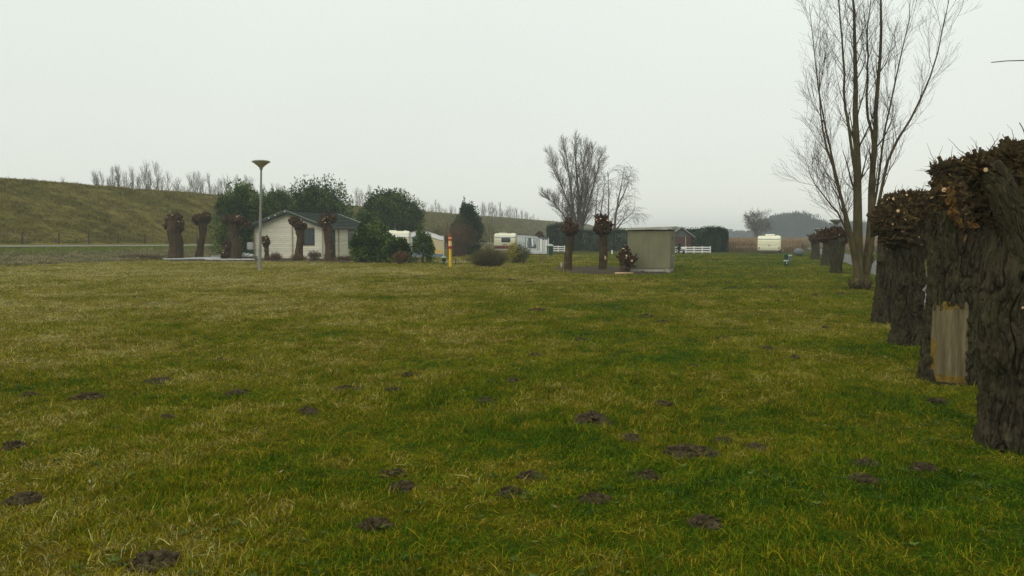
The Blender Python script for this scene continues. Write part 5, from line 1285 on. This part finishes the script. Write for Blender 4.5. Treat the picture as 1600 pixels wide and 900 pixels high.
# ================================================================ BARE TREES BEYOND THE DIKE (copies share meshes)
pro = []
for k in range(6):
    h = 1.0; stems = []
    for q in range(1 + k % 3):
        dx = .05 * rng.normal(); stems.append(([(0.02 * q, 0, -.05), (dx * .4, .02 * rng.normal(), .35), (dx, .03 * rng.normal(), .7), (dx * 1.2, 0, 1.0)], [.009, .007, .004, .0018]))
    tb, cb, lev = bare_tree_geo(stems, [dict(n=22 // (1 + k % 3) + 6, t0=.22, t1=.98, ang=.40, length=.34, K=5, up=.25, jit=.06, rr=.45, rmin=.0024, fade=.55, side=3), dict(n=6, t0=.2, t1=1, ang=.4, length=.17, K=4, up=.2, jit=.08, rr=.6, rmin=.0018, fade=.4, side=3)])
    tb.v += cb.v; tb.c += cb.c; tb.q += [a + tb.n for a in cb.q]; tb.mq += cb.mq
    pro.append(tb.mesh('bare_tree', M['twig_grey']))
rows = [(146, 259, 22, [(146, 270), (165, 268), (185, 262), (205, 265), (226, 258), (240, 256), (259, 264)], 'slender leafless tree in the leftmost row above the dike'),
        (84, 98, 2, [(84, 276), (98, 274)], 'faint low leafless tree alone on the dike crest far left'),
        (272, 396, 24, [(272, 280), (305, 274), (340, 275), (360, 273), (396, 279)], 'slender leafless tree above the dike between row gap and laurel'),
        (398, 450, 8, [(398, 288), (425, 290), (450, 293)], 'leafless tree top showing between the two laurels by the lamp post'),
        (556, 606, 9, [(556, 296), (580, 294), (606, 300)], 'leafless tree top showing between the cabin laurel and round laurel'),
        (655, 712, 14, [(655, 316), (680, 314), (712, 318)], 'slender leafless tree above the dike left of the holly tree'),
        (752, 838, 26, [(752, 318), (772, 316), (782, 316), (800, 325), (820, 330), (838, 334)], 'slender leafless tree above the dike behind the red skirted caravan')]
first = True
for x0, x1, n, tops, lab in rows:
    xs = np.linspace(x0, x1, n) + rng.normal(size=n) * (x1 - x0) / n * .25
    for k, x in enumerate(xs):
        dd = ray(x, 330); p = 75 + 5 * rng.random(); D = p / (dd[0] / dd[1] * NL[0] + NL[1]); D = min(D, 380); X = dd[0] / dd[1] * D
        pp = p_of(X, D); z0 = float(np.interp(pp, [70.5, 86, 95], [6.95, 1.2, 0])); zt = H + (HOR - np.interp(x, [q[0] for q in tops], [q[1] for q in tops])) * D / F
        hh = (zt - z0) * (.62 + .32 * rng.random()); o = obj('bare_tree', pro[rng.integers(0, 6)], None)
        o.location = (X, D, z0); sxy = hh * (.55 + .3 * rng.random()); o.scale = (sxy, sxy, hh); o.rotation_euler = (0, 0, rng.random() * 6.28)
        tag(o, lab, 'tree', 'bare trees beyond the dike: ' + lab.split(' above ')[0] + ' ' + str(x0))
for o in [o for o in COL.objects if o.name.startswith('bare_tree') and o.get('group', '').startswith('bare trees')]:
    o['group'] = {146: 'bare trees of the leftmost row beyond the dike', 84: 'faint bare trees far left on the dike', 272: 'bare trees of the second row beyond the dike', 398: 'bare tree tops between the laurels', 556: 'bare tree tops right of the cabin', 655: 'bare trees left of the holly', 752: 'bare trees behind the caravan'}[int(o['group'].split()[-1])]

# ================================================================ FAR WOOD
def wood(name, x0, x1, D, tops, depth, n, seed, lab=None):
    s = D / F; r = np.random.default_rng(seed); X0, X1 = LX(x0, D), LX(x1, D)
    xs = [LX(q[0], D) for q in tops]; zs = [H + (HOR - q[1]) * s for q in tops]
    b = B(); x = r.uniform(X0, X1, n); top = np.interp(x, xs, zs); y = D + r.random(n) * depth
    z = top * r.random(n) ** .72 * (1 + .10 * vn(np.stack([x * .35, y * .2, 0 * x], -1), seed)) 
    pos = np.stack([x, y, np.maximum(z, .2)], -1); ax = norm(np.stack([.45 * r.normal(size=n), .45 * r.normal(size=n), 1 + .3 * r.random(n)], -1)); q = norm(np.cross(ax, r.normal(size=(n, 3))))
    b.leaves(pos - ax * .6, q, ax, 1.0 + 1.6 * r.random(n), .16 + .30 * r.random(n), r.random(n))
    nt_ = int((X1 - X0) * 1.2); P = np.zeros((nt_, 3, 3)); tx = r.uniform(X0, X1, nt_); ty = D + r.random(nt_) * depth
    for k, f in enumerate((-.1, .5, .9)): P[:, k] = np.stack([tx + .2 * r.normal(size=nt_), ty, np.interp(tx, xs, zs) * f], -1)
    b.tubes(P, np.tile([.22, .16, .05], (nt_, 1)), 4)
    return tag(obj(name, b, M['far_wood']), kind='stuff')
wood('far_wood', 1210, 1332, 400, [(1205, 362), (1212, 346), (1228, 341), (1240, 336), (1258, 333), (1272, 335), (1284, 343), (1300, 352), (1316, 356), (1332, 360)], 40, 22000, 201)
wood('far_wood', 1318, 1700, 420, [(1318, 362), (1326, 350), (1340, 347), (1360, 348), (1390, 350), (1450, 352), (1700, 350)], 40, 30000, 202)
wood('far_tree_line', 1100, 1240, 520, [(1100, 364), (1140, 362), (1180, 362), (1240, 361)], 40, 7000, 203)
wood('far_tree_line', 980, 1110, 560, [(980, 365), (1050, 364), (1110, 363)], 30, 3000, 204)

# ================================================================ MOLEHILLS
HILLS = []
def molehill(x, y, wpx, label, group=None, hpx=None, stretch=1.0):
    c = G(x, y + 1); D = c[1]; s = D / F; R = max(wpx * s / 2 * .88, .08); h = (hpx * s if hpx else min(.055, .10 * R + .018))
    c[2] = float(gz(c[0], c[1])); seed = int(x * 7 + y); r = np.random.default_rng(seed)
    n, k = 40, 12; an = np.arange(n) / n * 6.283; rr = np.linspace(.03, 1.08, k)
    px = np.cos(an)[None] * rr[:, None]; py = np.sin(an)[None] * rr[:, None]
    edge = 1 + .62 * fbm(np.stack([px * 1.7, py * 1.7, 0 * px + seed], -1), 3, seed)
    zz = h * np.clip(1 - rr[:, None] ** 1.7, -.25, 1) * (1 + .5 * fbm(np.stack([px * 3, py * 3, 0 * px], -1), 3, seed + 1)) + .022 * fbm(np.stack([px, py, 0 * px], -1) * R * 26, 2, seed + 2)
    V = np.stack([px * R * edge, py * R * edge * stretch, zz], -1).reshape(-1, 3)
    i = np.arange(k - 1)[:, None] * n + np.arange(n); j = np.arange(k - 1)[:, None] * n + (np.arange(n) + 1) % n
    b = B(); b.add(np.concatenate([V, [[0, 0, h * 1.02]]]), np.stack([i, i + n, j + n, j], -1).reshape(-1, 4), [(k * n, q, (q + 1) % n) for q in range(n)], .5)
    nc = int(np.clip(R * 700, 20, 200)) if D < 22 else 10
    v, t = ico(1 if D > 9 else 2); a = r.random(nc) * 6.283; q = r.random(nc) ** .65 * 1.12
    for m_ in range(nc):
        rad = (.008 + .017 * r.random() ** 2.4) * (1 if D < 14 else 1.5); zc = h * max(0, 1 - q[m_] ** 1.7)
        vv = v * rad * (1 + .35 * vn(v * 2.2 + m_, seed))[:, None] * np.array([1, 1, .75]) + np.array([np.cos(a[m_]) * q[m_] * R, np.sin(a[m_]) * q[m_] * R * stretch, zc + rad * .35]); b.add(vv, t=t, c=r.random())
    o = obj('molehill', b, M['soil'], loc=tuple(c), smooth=False); tag(o, label, 'molehill', group or 'molehills on the lawn'); HILLS.append((c[0], c[1], R, R * stretch)); return o
near = [(40, 786, 58, 'dark molehill near the left edge of the near lawn'), (236, 891, 84, 'molehill at the bottom edge of the lawn left of centre'),
 (587, 828, 46, 'crumbly dark molehill in the near lawn at bottom centre left'), (1103, 829, 58, 'molehill at the bottom right of the near lawn'),
 (924, 659, 64, 'largest rounded molehill in the middle of the near lawn', 15), (1084, 706, 92, 'broad spread out molehill patch right of the largest rounded one'),
 (985, 682, 24, 'small molehill just right below the largest rounded one'), (1180, 699, 40, 'flat molehill right of the broad spread patch'),
 (1035, 632, 26, 'small molehill up right of the largest rounded one'), (612, 746, 46, 'flat molehill above the crumbly one in the near lawn'),
 (628, 772, 42, 'molehill directly below the flat one left of centre'), (800, 779, 46, 'wide flat molehill in the near lawn below centre'),
 (828, 747, 42, 'flat molehill just above the wide flat one below centre'), (930, 790, 46, 'lumpy molehill right of the wide flat one below centre'),
 (1356, 732, 38, 'upper molehill of the close pair left of the nearest willow'), (1348, 759, 44, 'lower molehill of the close pair left of the nearest willow'),
 (1464, 631, 20, 'small molehill before the second near willow'), (1440, 741, 30, 'faint molehill between the close pair and the nearest willow'),
 (1013, 753, 26, 'small molehill below the broad spread patch'), (250, 593, 48, 'dark molehill in the left middle lawn'),
 (138, 618, 56, 'longish molehill left below the dark left middle one'), (372, 615, 42, 'molehill right below the dark left middle one'),
 (262, 656, 30, 'small roundish molehill below the left middle ones'), (20, 694, 44, 'molehill cut by the left picture edge'),
 (46, 615, 32, 'small molehill left of the longish one'), (543, 609, 46, 'brownish molehill in the middle lawn left of centre'),
 (482, 652, 28, 'faint molehill below the brownish one left of centre'), (760, 629, 24, 'small flat molehill in the middle lawn near centre'), (1130, 686, 26, 'small molehill between the broad patch and the small upper one')]
for a in near: molehill(*a[:3], a[3], hpx=a[4] if len(a) > 4 else None, stretch=1.0)
mid = [(345, 561, 22), (836, 554, 18), (1128, 527, 20), (838, 486, 26), (1008, 495, 26), (1036, 503, 16), (908, 531, 30), (1082, 577, 22), (800, 603, 18), (615, 610, 14), (640, 588, 16), (1240, 560, 18), (1200, 545, 14), (1290, 510, 16)]
for x, y, w_ in mid: molehill(x, y, w_, 'small dark molehill scattered over the middle lawn', 'small molehills of the middle lawn', stretch=.7)
far = [(212, 464, 14), (392, 447, 16), (155, 441, 16), (300, 447, 12), (615, 431, 18), (650, 432, 12), (755, 437, 24), (714, 434, 14), (730, 425, 16), (748, 424, 12), (800, 437, 20), (828, 440, 22), (894, 438, 12), (946, 438, 14), (988, 437, 18), (1010, 437, 12), (1026, 439, 10), (1064, 442, 16), (1139, 441, 22), (1122, 441, 12), (1132, 452, 16), (1150, 448, 12), (1210, 449, 18), (1204, 446, 14), (1274, 461, 14), (1314, 459, 22), (1215, 470, 12), (1265, 418, 8), (1244, 411, 6), (1195, 412, 10), (1172, 412, 8)]
for x, y, w_ in far: molehill(x, y, w_, 'small distant molehill toward the far edge of the lawn', 'distant molehills of the far lawn', stretch=.8)

# pale cut branches by the stump
def stick(label, pts, r0, m, nm='branch', grp='cut branches by the willow stump'):
    P = np.array([np.append(G(x, y)[:2], z) for x, y, z in pts]); c = P[0].copy(); g = B(); a, b_2 = poly(P - c, [1], 8); g.tubes(a, np.linspace(r0, r0 * .6, 8), 6, cap=True); o = obj(nm, g, M[m], loc=tuple(c)); tag(o, label, 'branch', grp)
stick('pale split branch lying in front of the willow stump', [(961, 429, .05), (975, 429.2, .07), (989, 428.6, .05)], .045, 'cut')
stick('pale branch lying from the stump toward the cabinet', [(984, 422.5, .08), (996, 424.5, .08), (1008, 426, .04)], .03, 'bare_wood')
stick('short pale branch leaning against the stump foot', [(980, 422, .25), (984, 425, .10), (985, 427.5, .03)], .03, 'bare_wood')
stick('thin branch on the mulch under the stump', [(970, 425, .04), (982, 424, .10), (994, 423, .06)], .018, 'bare_wood')
stick('long thin twig rising from the stump before the cabinet', [(992, 420, .55), (1000, 421, .42), (1012, 422.5, .28)], .012, 'bare_wood')
stick('thin fallen twig lying in the grass at the bottom right', [(1270, 801, .03), (1285, 801, .04), (1301, 800, .03)], .004, 'twig', 'twig')
stick('thin pale twig lying across the dark one at the bottom right', [(1286, 784, .06), (1295, 794, .05), (1303, 805, .03)], .003, 'bare_wood', 'twig')

# ================================================================ GRASS AND OTHER COVER (uncountable)
BX = [(G(888, 420)[:2], .28), (G(942, 420)[:2], .3), (np.array([LX(405.5, G(405.5, 423)[1]), G(405.5, 423)[1]]), .1)]
TR = [(LX(x, G(x, y)[1]), G(x, y)[1], q) for x, y, q in ((1592, 703, .27), (1494, 593, .32), (1421, 538, .26), (1390, 504, .27), (1344, 452, .28), (1306, 427, .3), (1291, 416, .28), (1273, 406.5, .3))]
def inpoly(x, y, poly_):
    p = np.array(poly_); q = np.zeros(len(x), bool); j = len(p) - 1
    for i in range(len(p)):
        c = ((p[i, 1] > y) != (p[j, 1] > y)) & (x < (p[j, 0] - p[i, 0]) * (y - p[i, 1]) / (p[j, 1] - p[i, 1] + 1e-12) + p[i, 0]); q ^= c; j = i
    return q
pts = []
def ring(d0, d1, dens):
    A = .5 * 1.62 * (d1 ** 2 - d0 ** 2); n = int(A * dens); y = np.sqrt(d0 ** 2 + (d1 ** 2 - d0 ** 2) * rng.random(n)); x = (rng.random(n) - .5) * 1.62 * y; return x, y
X_, Y_, S_ = [], [], []
for d0, d1, dens, sc in ((2.2, 4.6, 320, .82), (4.6, 7, 290, .88), (7, 10, 210, 1.0), (10, 15, 115, 1.15), (15, 22, 62, 1.4), (22, 32, 34, 1.8), (32, 46, 17, 2.3), (46, 70, 9, 2.8)):
    x, y = ring(d0, d1, dens); X_.append(x); Y_.append(y); S_.append(np.full(len(x), sc))
x = np.concatenate(X_); y = np.concatenate(Y_); sc = np.concatenate(S_)
keep = (p_of(x, y) < 40) & ~((x > path_x(y) - .12) & (x < path_x(y) + 2.35))
keep &= ~((y > 82) | (p_of(x, y) > 39.5))
lx, ly = x - org[0], y - org[1]; cu, cv = lx * b_[0] + ly * b_[1], lx * a_[0] + ly * a_[1]
keep &= ~((np.abs(cu) < hw) & (cv > 0) & (cv < CLn))
for bp, pr in ((BED['cabin'], .80), (BED['mid'], .75)): keep &= ~(inpoly(x, y, bp) & (rng.random(len(x)) < pr))
for tx, ty, q in TR: keep &= ((x - tx) ** 2 + (y - ty) ** 2) > q * q
x, y, sc = x[keep], y[keep], sc[keep]
q3 = np.stack([x, y, 0 * x], -1)
hv = .78 + .75 * fbm(q3 * .9, 3, 31) + .55 * np.clip(fbm(q3 * 2.4, 2, 32), 0, 1) * 1.4
for hx, hy, r1, r2 in HILLS:
    dd = np.sqrt(((x - hx) / (r1 + .02)) ** 2 + ((y - hy) / (r2 + .02)) ** 2); hv = np.where(dd < 1.0, np.where(rng.random(len(x)) < .10 + .30 * np.clip(dd - .45, 0, 1), hv * .6, 0), np.where(dd < 1.25, hv * np.where(rng.random(len(x)) < .45, .7, 0), hv))
ok = hv > .12; x, y, sc, hv = x[ok], y[ok], sc[ok], hv[ok]
far_ = np.clip((y - 20) / 30, 0, 1)
sv = np.stack([sc, sc, np.clip(hv, .55, 1.8) * .88 * (.85 + .2 * rng.random(len(x))) * (1 + .25 * far_)], -1)
rot = np.stack([.16 * rng.normal(size=len(x)), .16 * rng.normal(size=len(x)), rng.random(len(x)) * 6.283], -1)
protos = [tuft(50, .10, .037, .0050, 300 + k, 1.1) for k in range(6)] + [tuft(34, .075, .056, .0044, 310, .9), tuft(26, .12, .050, .0052, 311, 1.9, .6), tuft(26, .13, .040, .0050, 312, 2.6, .6)]
scatter('grass', np.stack([x, y, gz(x, y)], -1), sv, rot, protos, M['blade'])
print('grass tufts', len(x))

# broad leaved weeds low in the turf
def rosette(n, L_, wd, seed):
    r = np.random.default_rng(seed); b = B(); a = r.random(n) * 6.283; el = .25 + .5 * r.random(n); ax = np.stack([np.cos(a) * np.cos(el), np.sin(a) * np.cos(el), np.sin(el)], -1)
    q = np.stack([-np.cos(a) * np.sin(el), -np.sin(a) * np.sin(el), np.cos(el)], -1); pos = np.stack([.015 * np.cos(a), .015 * np.sin(a), .012 + 0 * a], -1)
    b.leaves(pos, q, ax, L_ * (.6 + .7 * r.random(n)), wd * (.6 + .7 * r.random(n)), r.random(n)); return b
n = 2200; y = 3 + 19 * rng.random(n) ** 1.4; x = (rng.random(n) - .5) * 1.6 * y; cl = fbm(np.stack([x * .8, y * .8, 0 * x], -1), 3, 61); k = (cl > .04) & ~((x > path_x(y) - .2) & (x < path_x(y) + 2.4)); x, y = x[k], y[k]
for hx, hy, r1, r2 in HILLS: k = (x - hx) ** 2 + (y - hy) ** 2 > r1 * r1; x, y = x[k], y[k]
scatter('weeds', np.stack([x, y, gz(x, y) + .008], -1), np.repeat((.30 + .35 * rng.random(len(x)))[:, None], 3, 1), np.stack([.1 * rng.normal(size=len(x)), .1 * rng.normal(size=len(x)), rng.random(len(x)) * 6.28], -1), [rosette(9, .085, .022, 1), rosette(12, .06, .026, 2), rosette(7, .10, .016, 3), rosette(16, .055, .012, 4)], M['weed'])

# rough tall grass on the bank and the verge
def band(n, s0, s1, p0, p1, zf): 
    s = s0 + (s1 - s0) * rng.random(n) ; p = p0 + (p1 - p0) * rng.random(n); xy = s[:, None] * U + p[:, None] * NL
    return xy[:, 0], xy[:, 1], zf(s, p)
def bz(s, p):
    r = road_z(s); return np.array([np.interp(pp, [38.5, 41, 43.5, 45.3, 46.6, 51.0], [-.05, .04, .26 * rr, .72 * rr, rr - .10, rr + .03]) for pp, rr in zip(p, r)])
x, y, z = band(9000, 20, 130, 38.3, 44.2, bz)
pr = [tuft(40, .16, .30, .012, 320 + k, .7) for k in range(3)]
scatter('rough_grass', np.stack([x, y, z], -1), np.stack([np.full(len(x), 1.4), np.full(len(x), 1.4), .55 + .6 * rng.random(len(x)) * (1 + .6 * vn(np.stack([x * .5, y * .5, 0 * x], -1), 44))], -1), np.stack([0 * x, 0 * x, rng.random(len(x)) * 6.28], -1), pr, M['rough'])
x, y, z = band(9000, 20, 130, 43.8, 46.7, bz)
x2, y2, z2 = band(4500, 20, 130, 49.9, 51.8, lambda s, p: road_z(s) + .02)
x, y, z = np.concatenate([x, x2]), np.concatenate([y, y2]), np.concatenate([z, z2])
pr = [tuft(40, .16, .09, .012, 330 + k, .8) for k in range(3)]
scatter('verge_grass', np.stack([x, y, z], -1), np.stack([np.full(len(x), 1.4), np.full(len(x), 1.4), .6 + .6 * rng.random(len(x))], -1), np.stack([0 * x, 0 * x, rng.random(len(x)) * 6.28], -1), pr, M['verge_blade'])
def dz(s, p):
    r = road_z(s); return np.array([np.interp(pp, [50.2, 51.6, 54, 64.5, 66.7, 70.5], [rr - .02, rr + .18, rr + .75, 6.75, 7.05, 6.95]) for pp, rr in zip(p, r)])
s = 15 + 345 * rng.random(34000) ** 1.5; p = 51.8 + 17.5 * rng.random(34000); xy = s[:, None] * U + p[:, None] * NL; x, y = xy[:, 0], xy[:, 1]; z = dz(s, p)
z = z + fbm(np.stack([x, y, z], -1) * .22, 3, 5) * .08 - .02
hk = .45 + .9 * np.clip(.5 + fbm(np.stack([x * .35, y * .35, 0 * x], -1), 3, 47), 0, 1)
pr = [tuft(36, .22, .15, .016, 340 + k, 1.0) for k in range(4)]
wsc = 1.5 + s / 160
scatter('dike_grass', np.stack([x, y, z], -1), np.stack([wsc, wsc, hk * wsc * .6], -1), np.stack([.2 * rng.normal(size=len(x)), .2 * rng.normal(size=len(x)), rng.random(len(x)) * 6.28], -1), pr, M['dike_blade'])

# reeds beyond the lawn on the right
n = 26000; y = 84 + 110 * rng.random(n) ** 1.7; x = y * (.245 + (.95 - .245) * rng.random(n))
x = np.where(rng.random(n) < .5, y * (.245 + .27 * rng.random(n)), x)
n2 = 9000; y2 = 34 + 62 * rng.random(n2); x2 = path_x(y2) + 9.5 + 26 * rng.random(n2); x, y = np.concatenate([x, x2]), np.concatenate([y, y2])
k = ~((x > path_x(y) - 1.6) & (x < path_x(y) + 5.0)); x, y = x[k], y[k]
pr = [tuft(34, .28, 1.25, .022, 350 + k, .22, .35) for k in range(4)]
hr = .62 + .5 * rng.random(len(x)) + .22 * vn(np.stack([x * .25, y * .25, 0 * x], -1), 51)
hr *= np.where(y < 86, .55, 1)
scatter('reeds', np.stack([x, y, 0 * x], -1), np.stack([1.3 + 0 * x, 1.3 + 0 * x, hr], -1), np.stack([.06 * rng.normal(size=len(x)), .06 * rng.normal(size=len(x)), rng.random(len(x)) * 6.28], -1), pr, M['reed'])

# pale dead leaves in the near grass
b = B(); n = 260; x, y = ring(3.2, 17, 260 / (.5 * 1.62 * (17 ** 2 - 3.2 ** 2))); n = len(x); pos = np.stack([x, y, gz(x, y) + .035 + .02 * rng.random(n)], -1)
ax = norm(np.stack([rng.normal(size=n), rng.normal(size=n), .25 * rng.normal(size=n)], -1)); q = norm(np.stack([.4 * rng.normal(size=n), .4 * rng.normal(size=n), np.ones(n)], -1)); q = norm(q - (q * ax).sum(-1, keepdims=True) * ax)
b.leaves(pos, q, ax, .025 + .03 * rng.random(n), .009 + .012 * rng.random(n), rng.random(n)); tag(obj('leaf_litter', b, M['leaf_litter']), kind='stuff')

# ================================================================ HAZE
hm = bpy.data.materials.new('haze'); hm.use_nodes = True; hn = hm.node_tree; hn.nodes.clear()
ho = hn.nodes.new('ShaderNodeOutputMaterial'); pv = hn.nodes.new('ShaderNodeVolumePrincipled')
pv.inputs['Color'].default_value = (.86, .93, .98, 1); pv.inputs['Density'].default_value = .0009; pv.inputs['Anisotropy'].default_value = .2
hn.links.new(pv.outputs[0], ho.inputs['Volume'])
b = B(); b.box(-1200, 1200, -1200, 1200, -1.6, 17.5); tag(obj('haze', b, hm), kind='stuff')
